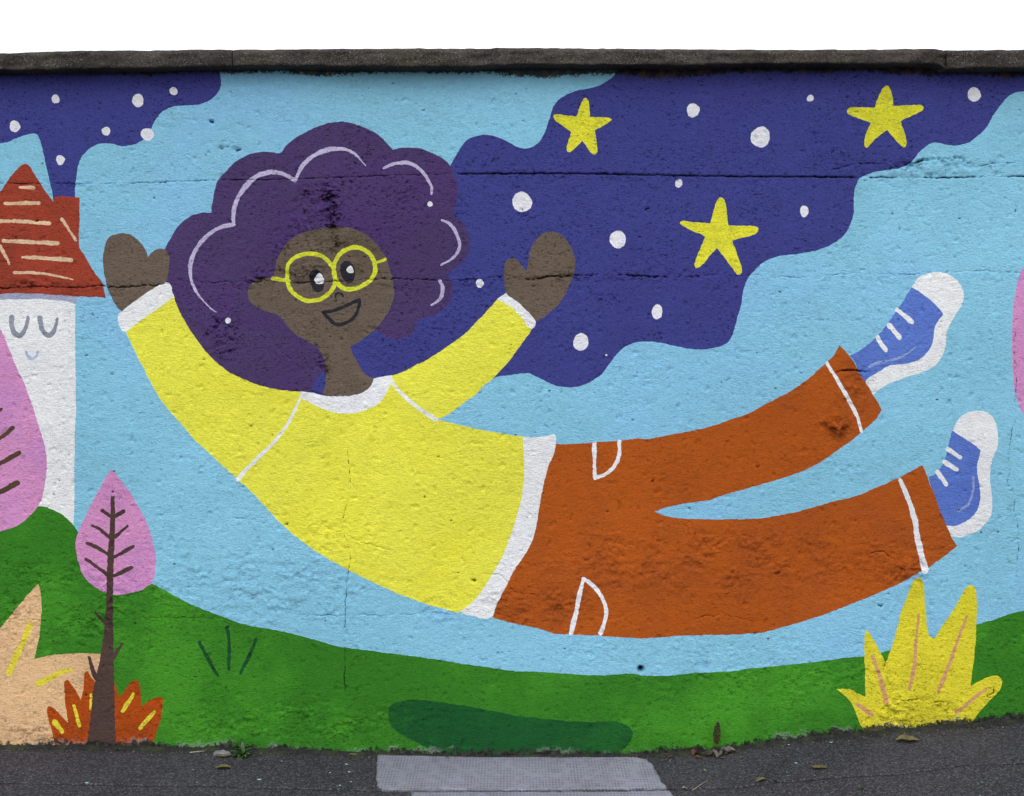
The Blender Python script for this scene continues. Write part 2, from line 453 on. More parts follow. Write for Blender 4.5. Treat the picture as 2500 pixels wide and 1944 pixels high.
# big pink tree left
shp('ptl', 'painted_tree', None, 'pink', poly('N -50,690* C2 0,1070 60,1200 130,1380 200,1540 C3 200,120 250,250 300,400 345,540 375,650 390,760 388,850 370,970 345,1080 310,1150 250,1220 180,1280 100,1320 0,1350 N -60,1302 -130,1280 -195,1220 -225,1120 -215,1020 -170,900 -110,790'), 'large pink teardrop tree cut by the left edge')
for s, w, w2 in (('C3 -200,440 -30,360 10,340', 10, 9), ('C3 -200,690 0,578 105,492', 12, 10), ('C3 -200,890 0,787 165,695', 13, 11),
                 ('C3 -200,1100 0,1022 145,948', 15, 13), ('N -60,860 -60,1850', 14, 60), ('N -40,1406 -8,1391', 13, 12)):
    shp('pb', 'branch', 'ptl', 'twig', line(s, w, w2))
# small pink tree
shp('pts', 'painted_tree', None, 'pink', poly('C3 925,838* 960,870 1010,940 1080,1030 1150,1150 1210,1260 1260,1400 1290,1540 1298,1640 F2 1010,430 1005,520 985,590 930,630 850,655 760,668 680,655 600,610 540,545 505,450 488,370 490,310 C3 640,1380 700,1240 760,1120 830,990 890,880'), 'small pink leaf shaped tree with brown trunk and twigs')
shp('tan', 'painted_bush', None, 'tan', poly('F2 0,883* 50,830 120,740 190,660 248,596* 262,640 270,760 262,880 240,1020 222,1085* 320,1062 450,1050 560,1048 665,1055* 660,1300* 480,1720* -1300,1720* -1100,1100 -800,1150* -700,900 -300,700*', 4.5), 'peach spiky bush at the lower left with yellow strokes')
for s, w, w2 in (('F2 198,860 150,980 100,1080 58,1175', 13, 16), ('F2 462,1153 380,1180 250,1245', 9, 16)):
    shp('tm', 'yellow_stroke', 'tan', 'mark', line(s, w, w2))
shp('fire', 'painted_bush', None, 'fire', poly('F2 380,1800* 360,1660 340,1570 320,1500 302,1430 312,1394 340,1400 400,1460 437,1500* 425,1400 415,1300 416,1235 436,1222 480,1280 522,1350* 540,1260 548,1175 562,1165 600,1220 660,1280* 735,1215* 770,1338* 820,1270 860,1225 890,1222 905,1260 915,1397* 960,1360 1010,1335 1045,1335 1050,1400 1035,1500 1010,1570 985,1650 960,1800*'), 'rust orange flame shaped bush round the foot of the small pink tree')
for s, w, w2 in (('F2 355,1497 400,1558', 13, 11), ('F2 478,1390 512,1520', 8, 9), ('F2 588,1320 583,1410', 6, 6), ('F2 862,1312 792,1428', 9, 9), ('F2 1000,1428 905,1535', 8, 11)):
    shp('fm', 'yellow_stroke', 'fire', 'mark', line(s, w, w2))
shp('trunk', 'trunk', 'pts', 'bark', poly('F2 715,32* 742,32* 745,160 742,300 738,430 735,560 732,700 733,850 735,1000 738,1200 742,1400 748,1650 750,1900* 520,1900* 545,1698 565,1600 590,1430 600,1300 622,1200 648,1080 668,950 680,850 688,700 690,560 695,430 708,280 715,150'))
for s, w, w2 in (('F2 660,125 728,168', 10, 9), ('F2 800,128 742,162', 10, 9), ('F2 595,220 650,250 712,300', 7, 9), ('F2 825,225 742,298', 8, 8),
                 ('F2 565,335 640,370 705,412', 9, 9), ('F2 865,355 738,427', 8, 9), ('F2 555,440 620,485 702,545', 8, 10), ('F2 850,492 738,547', 11, 9),
                 ('F2 618,785 684,862', 6, 8), ('F2 795,985 732,1078', 7, 11), ('F2 577,1073 600,1160 625,1220', 8, 12)):
    shp('tb', 'branch', 'pts', 'bark', line(s, w, w2))
for s in ('C4 1465,567 1530,690 1600,808', 'C4 1668,458 1685,600 1680,768', 'C4 1880,548 1830,670 1767,793'):
    shp('tf', 'grass_stroke', 'hill', 'tuft', line(s, 9, 8))
# right plants
shp('yp', 'painted_bush', None, 'shrub', poly('C7 430,910* 530,915 590,945 640,967* 640,800 635,650 635,510 648,478 690,530 740,620 790,718* 830,620 870,480 910,330 950,220 980,140 1010,100 1040,92 1065,130 1075,230 1090,400 1105,505 1125,538 1150,535 1200,450 1280,340 1340,230 1390,160 1420,145 1445,165 1460,260 1458,400 1450,550 1435,700 1410,887* 1480,850 1560,815 1610,812 1642,850 1630,910 1580,970 1520,1030 1460,1100 1430,1150 1400,1350* 680,1350* 640,1260 620,1200 590,1140 560,1060 520,990'), 'yellow spiky bush at the lower right with dusty pink veins')
for s, w, w2 in (('C7 1033,360 1015,560 1000,750 965,908', 5, 10), ('C7 1385,378 1330,520 1260,720 1175,928', 6, 10), ('C7 695,672 740,800 795,1003', 7, 13),
                 ('C7 580,1025 685,1095', 8, 13), ('C7 1540,902 1420,990 1310,1083', 6, 9)):
    shp('yv', 'vein', 'yp', 'vein', line(s, w, w2))
shp('ptr', 'painted_tree', None, 'pink', poly('E4 2184,650 2150,720 2120,850 2100,980 2093,1100 2093,1300 2100,1450 2110,1600 E6 1650,100 1680,180 1698,220 N 2540,1075 2600,1120 2680,1125 2750,1060 2790,950 2770,820 2700,700 2610,560* 2550,600'), 'pink tree crown cut by the right edge')
# stars and dots
shp('star', 'painted_star', None, 'star', poly('E1 1025,437 1050,460 1062,582* 1215,588 1230,600 1100,682* 1115,855 1090,867 1005,765* 900,850 882,828 920,690* 795,602 788,566 960,578* 1003,455', 3.5), 'yellow star left of the three, beside the cloud edge')
shp('star', 'painted_star', None, 'star', poly('E2 1140,340 1165,365 1192,498* 1412,496 1418,520 1245,610* 1292,790 1275,812 1140,680* 1045,755 985,815 970,800 970,745 1018,625* 840,552 838,523 870,508 1045,510* 1108,362', 3.5), 'yellow star at the upper right under the coping')
shp('star', 'painted_star', None, 'star', poly('E3 1810,130 1835,150 1868,347* 2085,358 2098,378 2082,400 1895,462* 1968,700 1945,720 1920,700 1780,515* 1642,665 1614,667 1608,640 1692,430* 1497,332 1500,318 1728,330* 1787,145', 3.5), 'largest yellow star, right of the raised hand')
for d in ((135, 242, 10, 10.5), (337, 246, 14, 16), (424, 223, 9.5, 9.5), (36, 309, 13, 15), (259, 321, 10, 11.5), (360, 328, 16, 16), (148, 391, 11, 11.5),
          (1692, 270, 16, 17), (1657, 448, 8.5, 11), (1274.5, 493, 23, 25), (1978, 240, 8.5, 9), (2378, 231, 16, 18), (1857, 335, 23, 25), (1508, 585, 20, 21),
          (1604, 761.5, 13, 18), (1418, 835, 19, 21), (1480, 867, 2.6, 2.6), (1963.5, 516, 11, 14), (1171, 692, 10, 10.5)):
    shp('dot', 'painted_dot', None, 'dot', blob(*d))
# figure
shp('hair', 'painted_hair', None, 'hair', poly('D1 60,1520* 95,1480 150,1370 210,1270 290,1185 380,1130 480,1100 577,1100* 590,980 615,850 655,750 720,680 800,600 900,530 1020,485 1150,472 1292,488* 1350,410 1430,340 1530,280 1620,235 D2 0,205 80,175 200,160 330,175 450,215 560,265 660,340 760,450* 850,430 960,425 1060,440 1180,490 1290,550 1350,610 1390,690 1420,770 1430,880 1420,980 1400,1060 1385,1140* 1450,1180 1510,1250 1545,1330 1558,1430 D4 1540,80 1490,150 1420,220 1308,300* 1355,340 1378,430 1370,530 1320,620 1240,690 1140,730 1050,765 1003,800* 985,870 930,930 860,960 780,968 700,945 640,915 590,880* 300,900* 250,1200* 60,1275* D3 1660,1400 1605,1520* 1400,1560* 1100,1500 860,1400 720,1330 600,1240 500,1140 400,1020 330,920 260,810 200,700 150,570 100,440*'), 'big purple curly hair of the flying figure')
hl = (('D3 630,690 560,640 480,560 420,480 375,380 355,270 D1 380,1560 430,1460 510,1360 600,1290 700,1245 808,1225', 2, 9, 10),
      ('D1 808,1215 805,1130 820,1040 860,930 930,830 1010,750 1100,700 1200,680 1290,690 1370,720 1440,768', 9, 9, 12),
      ('D1 1440,770 1480,690 1540,590 1610,530 1690,487 D2 80,450 170,440 260,445 340,475 400,520 450,580 485,620', 8, 2, 12),
      ('D2 675,640 740,605 830,585 920,588 1000,620 1070,680 1125,760 1165,840 1162,905', 8, 6, 9), ('D2 1270,1178 1340,1210 1400,1280 1440,1370 1450,1450 1420,1530 1360,1590 1260,1640', 7, 5, 8),
      ('D4 1245,365 1275,430 1270,500 1230,570 1165,615', 9, 6, 9))
for s, a, b, c in hl: shp('hh', 'hair_line', 'hair', 'lilac', line(s, a, b, c))
shp('hd', 'hair_dot', 'hair', 'dot', blob(1050, 498, 6.6, 6.6))
shp('hd', 'hair_dot', 'hair', 'dot', blob(556, 783, 7, 7))
shp('face', 'painted_face', None, 'skin', poly('D5 820,150 960,150 1080,185 1180,240 1270,320 1340,420 1390,530 1425,640 1450,760 1455,850 1435,930 1400,1010 1340,1110 1260,1200 1180,1270 1090,1335 1000,1385* D4 340,1110 390,1200 440,1290 500,1350 560,1380* 555,1430 510,1480 430,1525 330,1550 220,1558 100,1552 35,1530 60,1450 68,1350 60,1240 30,1140 D5 650,1385 580,1350 500,1300 420,1250 350,1180 300,1110 230,1050 150,1025 60,995 D3 970,560 955,480 975,420 1020,370 1090,340 1160,335 1225,322* 1240,220 1265,120 1300,60 D5 321,340 400,265 500,210 620,175 720,158'), 'brown face with ear and neck, yellow glasses and open smile')
shp('gl', 'glasses_lens', 'face', 'frame', line('D5 345,640 345,560 400,480 480,440 590,422 700,445 770,500 818,570 842,650 840,730 810,800 760,850 690,895 600,912 520,900 430,850 370,780 345,700', 10, closed=True))
shp('gl', 'glasses_lens', 'face', 'frame', line('D5 828,600 840,520 900,420 985,370 1080,358 1160,390 1220,450 1252,530 1255,600 1230,670 1170,725 1090,770 990,795 930,780 880,745 850,690', 10.5, closed=True))
shp('ga', 'glasses_arm', 'face', 'frame', line('D5 195,678 270,690 370,705', 9, 8))
shp('ga', 'glasses_arm', 'face', 'frame', line('D5 1270,513 1310,500 1358,482', 6, 8))
shp('ey', 'eye', 'face', 'ink', poly('D5 600,600 650,590 700,620 728,680 728,760 705,810 665,828 620,805 590,740 572,670 580,625', 3))
shp('ey', 'eye', 'face', 'ink', poly('D5 930,508 970,500 1020,530 1048,580 1045,660 1020,715 980,735 935,700 905,640 898,570 905,530', 3))
shp('eg', 'eye_glint', 'face', 'white', poly('D5 680,625 710,650 728,690 720,725 690,735 650,728 625,695 640,660', 3))
shp('eg', 'eye_glint', 'face', 'white', poly('D5 1005,545 1030,580 1035,615 1010,625 970,608 962,580 985,558', 3))
shp('no', 'nose', 'face', 'ink', line('D5 845,870 855,840 885,828 912,840 925,865', 5.5))
shp('mo', 'mouth', 'face', 'ink', line('D5 712,1032* 830,1015 960,960 1092,900* 1090,960 1065,1040 1020,1100 930,1150 850,1155 780,1100', 8.5, closed=True))
shp('hnd', 'painted_hand', None, 'skin', poly('D7 430,1250* 380,1200 330,1120 270,1000 225,870 195,740 178,600 180,480 200,360 240,260 300,200 400,175 480,172 560,190 640,240 700,300 750,370 785,440 806,502* 840,450 900,395 970,380 1030,395 1075,450 1095,530 1090,640 1070,760 1045,860* 900,1050* 700,1200*'), 'brown mitten hand raised beside the red roof')
shp('hnd', 'painted_hand', None, 'skin', poly('D6 310,1115* 300,1030 285,900 290,780 300,690 340,640 400,625 460,640 510,690 560,760 592,802* 610,740 625,640 650,520 690,420 760,330 850,275 940,260 1040,280 1120,340 1190,430 1240,540 1270,650 1270,750 1240,880 1200,980 1130,1130 1050,1250 960,1340 860,1420 730,1505* 550,1420* 380,1200*'), 'brown mitten hand raised against the dark blue cloud')
for k, s in enumerate(('F1 0,655 200,620 400,580 560,530 700,480 830,410 950,350 1060,280 1150,210 1230,135 1290,75 1330,12* 1370,50 1420,115 1480,220 1560,350 1600,410 1619,456* 1570,530 1480,610 1380,690 1280,760 1180,825 1080,875 960,920 840,955 700,995 560,1035 420,1080 250,1105 130,1130 48,1160* 150,1195 300,1210 450,1212 620,1212 780,1205 960,1175 1130,1135 1300,1085 1450,1050 1600,985 1730,930 1820,880 1901,838* 1930,900 E6 800,830 860,960 920,1120 970,1240 1010,1350 1068,1440* 960,1530 860,1600 C7 1098,23 1040,50 960,100 860,150 740,205 600,260 450,320 300,375 150,425 0,465 C6 2050,140 1850,155 1650,158 1450,165 1200,180 1000,175 800,160 600,150 480,145 380,115 250,85 130,60 0,15 N 1175,1488* 1320,1200* E8 640,270* 700,285 830,285 960,275 1100,265 1240,250',)):
    shp('tr', 'painted_trousers', None, 'trousers', poly(s), 'rust orange trousers with white pocket and cuff lines')
shp('tl', 'pocket_line', 'tr', 'white', line('E8 962,282 963,400 964,515', 10, 8))
shp('tl', 'pocket_line', 'tr', 'white', line('E8 966,512 1030,490 1090,440 1125,370 1130,268', 9, 9))
shp('tl', 'pocket_line', 'tr', 'white', line('E8 805,1548 840,1400 870,1260 887,1185', 12, 10))
shp('tl', 'pocket_line', 'tr', 'white', line('E8 890,1185 940,1220 1000,1290 1035,1370 1035,1450 1000,1552', 9, 10))
shp('tc', 'cuff_line', 'tr', 'white', line('F1 1240,130 1290,210 1350,310 1410,420 1450,500 1480,603', 7, 8, 10))
shp('tc', 'cuff_line', 'tr', 'white', line('E6 530,815 580,930 630,1060 670,1200 690,1340 720,1480 765,1668', 10, 15, 14))
shp('sw', 'painted_sweater', None, 'yellow', poly('D6 680,1600* N 1244,880 F8 1260,90 1170,190 1050,290 950,390 800,500 640,620 515,685* 640,715 800,755 1000,800 1180,830 1350,860 1500,882* N 1330,1090* 1300,1250* 1180,1480* E7 1600,1590* 1400,1535 1250,1480 1100,1415 960,1345 820,1270 680,1180 560,1085 470,1000 380,900 310,830 270,795 235,765 C3 1698,670 1620,600 1500,460 1370,310 1270,160 C2 1500,1510 1400,1320 D7 490,1530* 740,1340* 1060,1120* 1160,1045* D3 195,560 250,690 310,800 380,910 450,1010 540,1120 640,1220 760,1310 880,1370 1000,1420 1150,1465 1300,1495 1420,1508 1495,1512* N 775,978* 830,990* 885,982* 925,955* D4 745,1375* 750,1345* 860,1310 980,1250 1120,1180 1250,1095 1380,1010 1500,920 1600,820 1698,720 D6 100,1300 190,1195* 390,1240 540,1388 650,1530*'), 'yellow sweater with raised sleeves and white trim')
shp('sc', 'sleeve_cuff', 'sw', 'white', poly('D7 1045,850* 1095,858 1120,895 1135,980 1160,1050* 1060,1120 900,1230 740,1340 600,1450 490,1532* 440,1510 405,1440 385,1360 385,1300 430,1248* 560,1150 700,1050 860,940 980,870'))
shp('sc', 'sleeve_cuff', 'sw', 'white', poly('D6 190,1190* 250,1150 310,1108* 400,1180 500,1250 600,1350 680,1440 725,1500* 720,1560 680,1602* 610,1575 560,1480 480,1390 380,1300 280,1240'))
shp('cl', 'collar', 'sw', 'white', poly('E7 630,240* 690,245 780,264 880,268 960,262 1020,242 1060,207 1082,160* 1130,150 1190,140* 1195,165 1180,200 1150,260 1100,320 1040,350 960,372 880,372 800,355 720,325 660,290 640,278*'))
shp('se', 'seam_line', 'sw', 'white', line('E7 643,255 600,350 540,460 460,560 370,650 300,720 250,777', 6, 10, 8))
shp('se', 'seam_line', 'sw', 'white', line('F8 -50,205 0,270 60,350 150,430 260,530 380,610 500,688', 7, 10, 10))
shp('hm', 'hem', 'sw', 'white', poly('E8 485,240* 600,237 660,228 690,218 705,240 703,290 690,350 650,450 615,590 590,730 570,850 545,940 500,1020 430,1120 370,1240 310,1360 285,1435* 250,1455 160,1440 52,1410* 130,1360 200,1280 270,1170 340,1050 400,900 445,760 480,620 492,480 490,350'))
shp('sh1', 'painted_shoe', None, 'shoe', poly('E5 1160,270* 1280,345 1400,440 1498,550* 1450,620 1410,690 1395,800 1380,880 1340,950 1270,1020 1200,1060 1100,1085 1000,1095 930,1105 850,1145 760,1195 700,1240 663,1285* 600,1180 560,1080 500,1000* 580,960 670,900 750,830 830,750 900,660 960,570 1030,470 1090,380'), 'blue sneaker with white sole, the higher one')
shp('so', 'sole', 'sh1', 'white', poly('E5 1170,250* 1220,180 1300,130 1420,105 1520,118 1610,170 1680,240 1715,330 1715,400 1690,470 1640,540 1600,610 1560,690 1530,780 1525,880 1500,970 1460,1050 1400,1110 1300,1165 1200,1200 1100,1230 1000,1265 900,1310 820,1360 755,1412* 663,1285* 700,1240 760,1195 850,1145 930,1105 1000,1095 1100,1085 1200,1060 1270,1020 1340,950 1380,880 1395,800 1410,690 1450,620 1498,550* 1400,440 1280,345 1160,268*'))
for s, w in (('E5 1005,508 1160,638', 11), ('E5 920,675 1030,800', 12.5), ('E5 795,800 840,880 882,938', 11)):
    shp('la', 'lace', 'sh1', 'white', line(s, w))
shp('si', 'shine_line', 'sh1', 'shine', line('E5 715,1115 780,1080 900,1055 1020,1025 1110,980 1210,905', 7, 3, 6))
shp('sh2', 'painted_shoe', None, 'shoe', poly('E6 1020,350* 1100,405 1200,465 1290,540* 1270,620 1255,700 1265,800 1285,900 1285,1000 1265,1090 1215,1160 1150,1210 1060,1250 967,1250* 900,1080 840,920 795,790* 860,765 910,705 950,630 980,520 1000,430'), 'blue sneaker with white sole, the lower one')
shp('so', 'sole', 'sh2', 'white', poly('E6 1030,348* 1060,280 1120,210 1190,175 1280,165 1350,180 1400,225 1435,290 1450,370 1455,440 1445,510 1420,570 1395,640 1380,720 1380,820 1390,920 1400,1000 1395,1100 1370,1180 1310,1250 1240,1310 1150,1345 1080,1358 1012,1352* 967,1250* 1060,1250 1150,1210 1215,1160 1265,1090 1285,1000 1285,900 1265,800 1255,700 1270,620 1290,540* 1200,465 1100,405 1020,350*'))
for s, w in (('E6 980,530 1095,605', 10.5), ('E6 950,648 1065,722', 11), ('E6 885,745 965,862', 11)):
    shp('la', 'lace', 'sh2', 'white', line(s, w))
shp('si', 'shine_line', 'sh2', 'shine', line('E6 1218,790 1225,870 1210,960 1170,1050 1075,1115', 4, 5, 6))

# ---------------------------------------------------------------- cracks (px): path, depth m, half width px, darkness
CRK = [
 ('N -400,452 0,449 300,448 540,440 700,438 980,428 1110,425', .005, 2.0, .75, 2.2),
 ('N 1110,425 1250,424 1400,424 1560,427 1800,431 1960,432 2100,433', .011, 2.7, 1.3, 1.6),
 ('N 2100,433 2300,434 2500,431 3200,436', .008, 2.3, 1.0, 1.6),
 ('N -300,704 0,705 80,700 180,703 250,698 280,702 420,693 480,692 620,687 700,690 760,690 960,681 1090,685 1180,680', .006, 2.2, .85, 2.5),
 ('N 1180,680 1230,676 1265,678 1290,684 1330,677 1400,674 1500,672 1600,676 1650,678 1720,674 1770,671 1795,677 1812,672', .008, 2.6, 1.0, 2.5),
 ('N 1812,672 1880,672 1960,680 2030,672 2100,668 2260,671 2390,662 2500,668', .004, 1.8, .6, 2.5),
 ('N 757,700 752,720 756,760', .003, 1.5, .8, 2),
 ('N 823,500 815,530 812,556', .004, 2, .8, 3),
 ('N 843,1080 850,1120 855,1180 850,1220 840,1260 838,1300 850,1330 855,1360 850,1400 845,1450 843,1500 840,1560 842,1600 841,1660 843,1700', .004, 1.5, .85, 1.6),
 ('N 735,1285 790,1288 838,1302 870,1320 960,1345', .004, 1.8, .5, 3),
 ('N 560,1265 610,1268 640,1264', .003, 1.5, .6, 2),
 ('N 740,1503 850,1503 960,1502 1080,1496 1160,1496 1230,1502 1260,1520 1330,1518', .004, 1.5, .65, 2.5),
 ('N 0,1512 230,1514 420,1508 560,1512', .003, 1.5, .45, 2),
 ('N 2481,790 2477,850 2480,900 2480,970 2477,1030 2468,1070 2464,1120 2466,1150 2460,1175 2476,1210 2476,1240 2486,1300 2482,1420', .004, 1.5, .85, 2),
 ('N 2036,913 2050,907 2075,904 2100,907 2128,909', .012, 2.6, 1.0, 1.2),
 ('N 2225,402 2245,394 2300,389 2352,390 2357,412', .020, 4.0, 1.1, 2.2),
 ('N 2400,404 2440,398 2480,400', .006, 2, .7, 2), ('N 2380,408 2420,402', .005, 2, .6, 1),
 ('N 2020,420 2080,402 2130,400 2180,406', .006, 2.2, .8, 2),
 ('N 2115,1360 2150,1345 2185,1372 2210,1395', .006, 2, .8, 3), ('N 1690,1512 1760,1502 1850,1520', .005, 2, .6, 4),
 ('N 2180,1715 2240,1708 2280,1712 2320,1722', .007, 2.2, 1., 3), ('N 2420,1660 2425,1690 2410,1700 2450,1706', .005, 1.8, .9, 2),
 ('N 2220,1428 2240,1440 2236,1446', .005, 2, 1., 2), ('N 100,1560 125,1535 128,1500', .004, 1.8, .5, 3),
 ('N 2258,190 2252,260 2255,300', .003, 1.5, .7, 2),
 ('N 690,862 700,870 720,880', .005, 2, .6, 2), ('N 1230,850 1260,862', .003, 1.5, .5, 2),
 ('N 1180,1400 1230,1410 1250,1440 1330,1455', .005, 2, .5, 3),
]
# rough, scarred spots: u, v, ru, rv, amount
ROUGH = [(775, 510, 75, 85, 1.7), (545, 825, 60, 60, 1.4), (1700, 1370, 560, 110, .62), (1300, 1480, 170, 55, .8), (2200, 1370, 110, 90, .9), (2040, 1042, 46, 38, 2.6),
         (2080, 950, 60, 90, .6), (810, 1310, 150, 50, .6), (1475, 728, 45, 14, 1.3), (150, 1480, 320, 150, .6), (600, 1440, 500, 130, .55),
         (2230, 1740, 150, 50, 1.0), (780, 890, 40, 40, 1.0), (735, 560, 40, 40, 1.2), (815, 530, 25, 60, 1.3), (700, 610, 50, 30, .6), (960, 700, 40, 30, .7), (820, 440, 60, 20, .7), (1010, 470, 80, 60, .5), (645, 685, 60, 16, 1.3), (520, 700, 200, 14, .5), (1285, 530, 30, 14, .9), (2300, 408, 170, 30, 1.5), (2080, 385, 60, 25, .8),
         (750, 665, 70, 40, 1.0), (770, 660, 200, 22, .6), (80, 695, 90, 14, 1.0), (1090, 1480, 110, 60, .5), (700, 1760, 500, 60, .6), (1900, 1640, 500, 90, .45), (780, 590, 90, 40, 1.1),
         (930, 560, 60, 40, .3), (200, 700, 150, 14, .6), (60, 1800, 200, 40, .8),
         (1500, 676, 330, 16, .7), (1150, 688, 120, 14, .6), (1500, 430, 480, 12, .5), (250, 452, 300, 9, .5), (2250, 676, 260, 18, .5), (2150, 412, 160, 18, .8), (1100, 500, 60, 60, .3), (2080, 260, 90, 60, .3)]

def height(u, v):
    x, z = u / PX, v / PX
    h = 0.0040 * fbm(x * 2.2, z * 2.2, 3, 11) + 0.0007 * fbm(x * 14, z * 17, 2, 23)
    r = fbm(x * 55 + z * 14, z * 88 - x * 14, 2, 37, .8)
    h += (0.00055 + .00035 * sstep(-.5, .5, fbm(x * 3, z * 3, 2, 39))) * r
    # lumpy and torn spots
    m = np.zeros_like(u)
    for a, b, ru, rv, k in ROUGH:
        m = np.maximum(m, k * (1 - sstep(.35, 1.1, np.hypot((u - a) / ru, (v - b) / rv))))
    m *= .35 + .9 * sstep(-.25, .5, fbm(x * 9, z * 11, 3, 51))
    t = fbm(x * 26, z * 38, 4, 61, .62)
    led = sstep(-.12, .10, t) - .5
    h += m * (0.0034 * led + 0.0034 * t)
    # scattered chips and blobs everywhere
    q = fbm(x * 30, z * 36, 2, 71)
    h -= 0.0036 * sstep(.66, .86, q)
    q = fbm(x * 34, z * 30, 2, 81)
    h += 0.0022 * sstep(.68, .92, q)
    q = fbm(x * 21, z * 52, 2, 85)
    h -= 0.0022 * sstep(.70, .84, q)
    # drilled hole and old fixings
    for a, b, r_, dp in ((1565, 1634, 8.5, .05), (1171, 961, 3.2, .008), (1157, 1418, 5, .008), (516, 298, 6, .006), (540, 362, 8, .006), (574, 365, 10, .005)):
        h -= dp * (1 - sstep(.55, 1.0, np.hypot(u - a, v - b) / r_))
    return h, m

# ---------------------------------------------------------------- triangulate the wall face
def build_face():
    pts, edges = [], []
    rng = np.random.default_rng(3)
    g = 3.3
    U0, U1, V0, V1 = -60, 2560, 150, 1890
    nu, nv = int((U1 - U0) / g), int((V1 - V0) / g)
    gu, gv = np.meshgrid(np.linspace(U0, U1, nu), np.linspace(V0, V1, nv))
    gu = gu + np.where(np.arange(nv)[:, None] % 2, g * .5, 0)
    gu = gu + rng.uniform(-.7, .7, gu.shape); gv = gv + rng.uniform(-.7, .7, gv.shape)
    A = np.stack([gu.ravel(), gv.ravel()], 1)
    A = A[(A[:, 1] > V0 + 1) & (A[:, 1] < V1 - 1)]
    W_ = []
    for a, b in ((-3500, -80), (2580, 6000)):
        n1 = int((b - a) / 26); n2 = int((V1 - V0) / 26)
        x, y = np.meshgrid(np.linspace(a, b, n1), np.linspace(V0, V1, n2 + 1))
        W_.append(np.stack([x.ravel(), y.ravel()], 1))
    xs = np.linspace(-3500, 6000, 900)
    W_.append(np.stack([xs, np.full_like(xs, V0)], 1)); W_.append(np.stack([xs, np.full_like(xs, V1)], 1))
    P = [A] + W_
    cpts = []
    for s, dp, hw, dk, wob in CRK:
        c = smooth_open(K(s), 2.2)
        n = len(c); t = np.gradient(c, axis=0); t /= np.maximum(np.linalg.norm(t, axis=1)[:, None], 1e-9)
        nr = np.stack([-t[:, 1], t[:, 0]], 1)
        k = np.arange(n) * 2.2
        c = c + nr * (wob * (vnoise(k / 22, k * 0 + dp * 999, 5) * 1.1 + .9 * vnoise(k / 7, k * 0 + hw * 77, 6)))[:, None]
        lo_ = .7 if dk > 1.2 else .0
        var = np.clip(.62 + 1.0 * vnoise(k / 60, k * 0 + wob * 31 + n, 8) + .9 * vnoise(k / 11, k * 0 + n, 9), lo_, 1.7)
        end = np.clip(np.minimum(np.arange(n), n - 1 - np.arange(n)) / 8, 0.1, 1)
        cpts.append((c, nr, dp, hw, dk, var * end))
        for off in (-2.2, -1, 0, 1, 2.2):
            P.append(c + nr * off * hw * .62)
    P = np.concatenate(P)
    base = len(P)
    segs = []
    LP = []
    loops_w = []
    for sh in SH:
        if sh[4] is None: loops_w.append(None); continue
        cur = []
        for lp in sh[4]:
            a = np.array(lp)
            # hand-painted edge: tiny wobble, the same for the same place
            a = a + np.stack([vnoise(a[:, 0] / 7, a[:, 1] / 7, 91), vnoise(a[:, 0] / 7, a[:, 1] / 7, 92)], 1) * 1.3 + np.stack([vnoise(a[:, 0] / 28, a[:, 1] / 28, 93), vnoise(a[:, 0] / 28, a[:, 1] / 28, 94)], 1) * 1.0
            a[:, 1] = np.clip(a[:, 1], V0, V1); a[:, 0] = np.clip(a[:, 0], -3500, 6000)
            keep = np.linalg.norm(a - np.roll(a, 1, 0), axis=1) > .3
            a = a[keep]
            cur.append(a)
            b0 = base + sum(len(q) for q in LP)
            idx = np.arange(len(a)) + b0
            segs.append(np.stack([idx, np.roll(idx, -1)], 1)); LP.append(a)
        loops_w.append(cur)
    P = np.concatenate([P] + LP)
    E_ = np.concatenate(segs)
    r = mg.delaunay_2d_cdt([Vector(p) for p in P.tolist()], [tuple(e) for e in E_.tolist()], [], 0, 1e-3, False)
    co = np.array([tuple(p) for p in r[0]]); tr = np.array(r[2], dtype=np.int32)
    cen = co[tr].mean(1)
    owner = np.zeros(len(tr), dtype=np.int32)
    for si, cur in enumerate(loops_w):
        if cur is None: continue
        allp = np.concatenate(cur)
        lo, hi = allp.min(0), allp.max(0)
        cand = np.nonzero((cen[:, 0] > lo[0]) & (cen[:, 0] < hi[0]) & (cen[:, 1] > lo[1]) & (cen[:, 1] < hi[1]))[0]
        if not len(cand): continue
        px, py = cen[cand, 0], cen[cand, 1]
        order = np.argsort(py); pys = py[order]
        wn = np.zeros(len(cand), dtype=np.int32)
        for a in cur:
            b = np.roll(a, -1, 0)
            for (x1, y1), (x2, y2) in zip(a, b):
                if y1 == y2: continue
                l, h_ = (y1, y2) if y1 < y2 else (y2, y1)
                i0, i1 = np.searchsorted(pys, l, 'left'), np.searchsorted(pys, h_, 'left')
                if i0 >= i1: continue
                sel = order[i0:i1]
                xi = x1 + (py[sel] - y1) * (x2 - x1) / (y2 - y1)
                wn[sel] += np.where(px[sel] < xi, 1 if y2 > y1 else -1, 0)
        owner[cand[wn != 0]] = si
    # heights
    u, v = co[:, 0], co[:, 1]
    h, scar = height(u, v)
    crack = np.zeros(len(co))
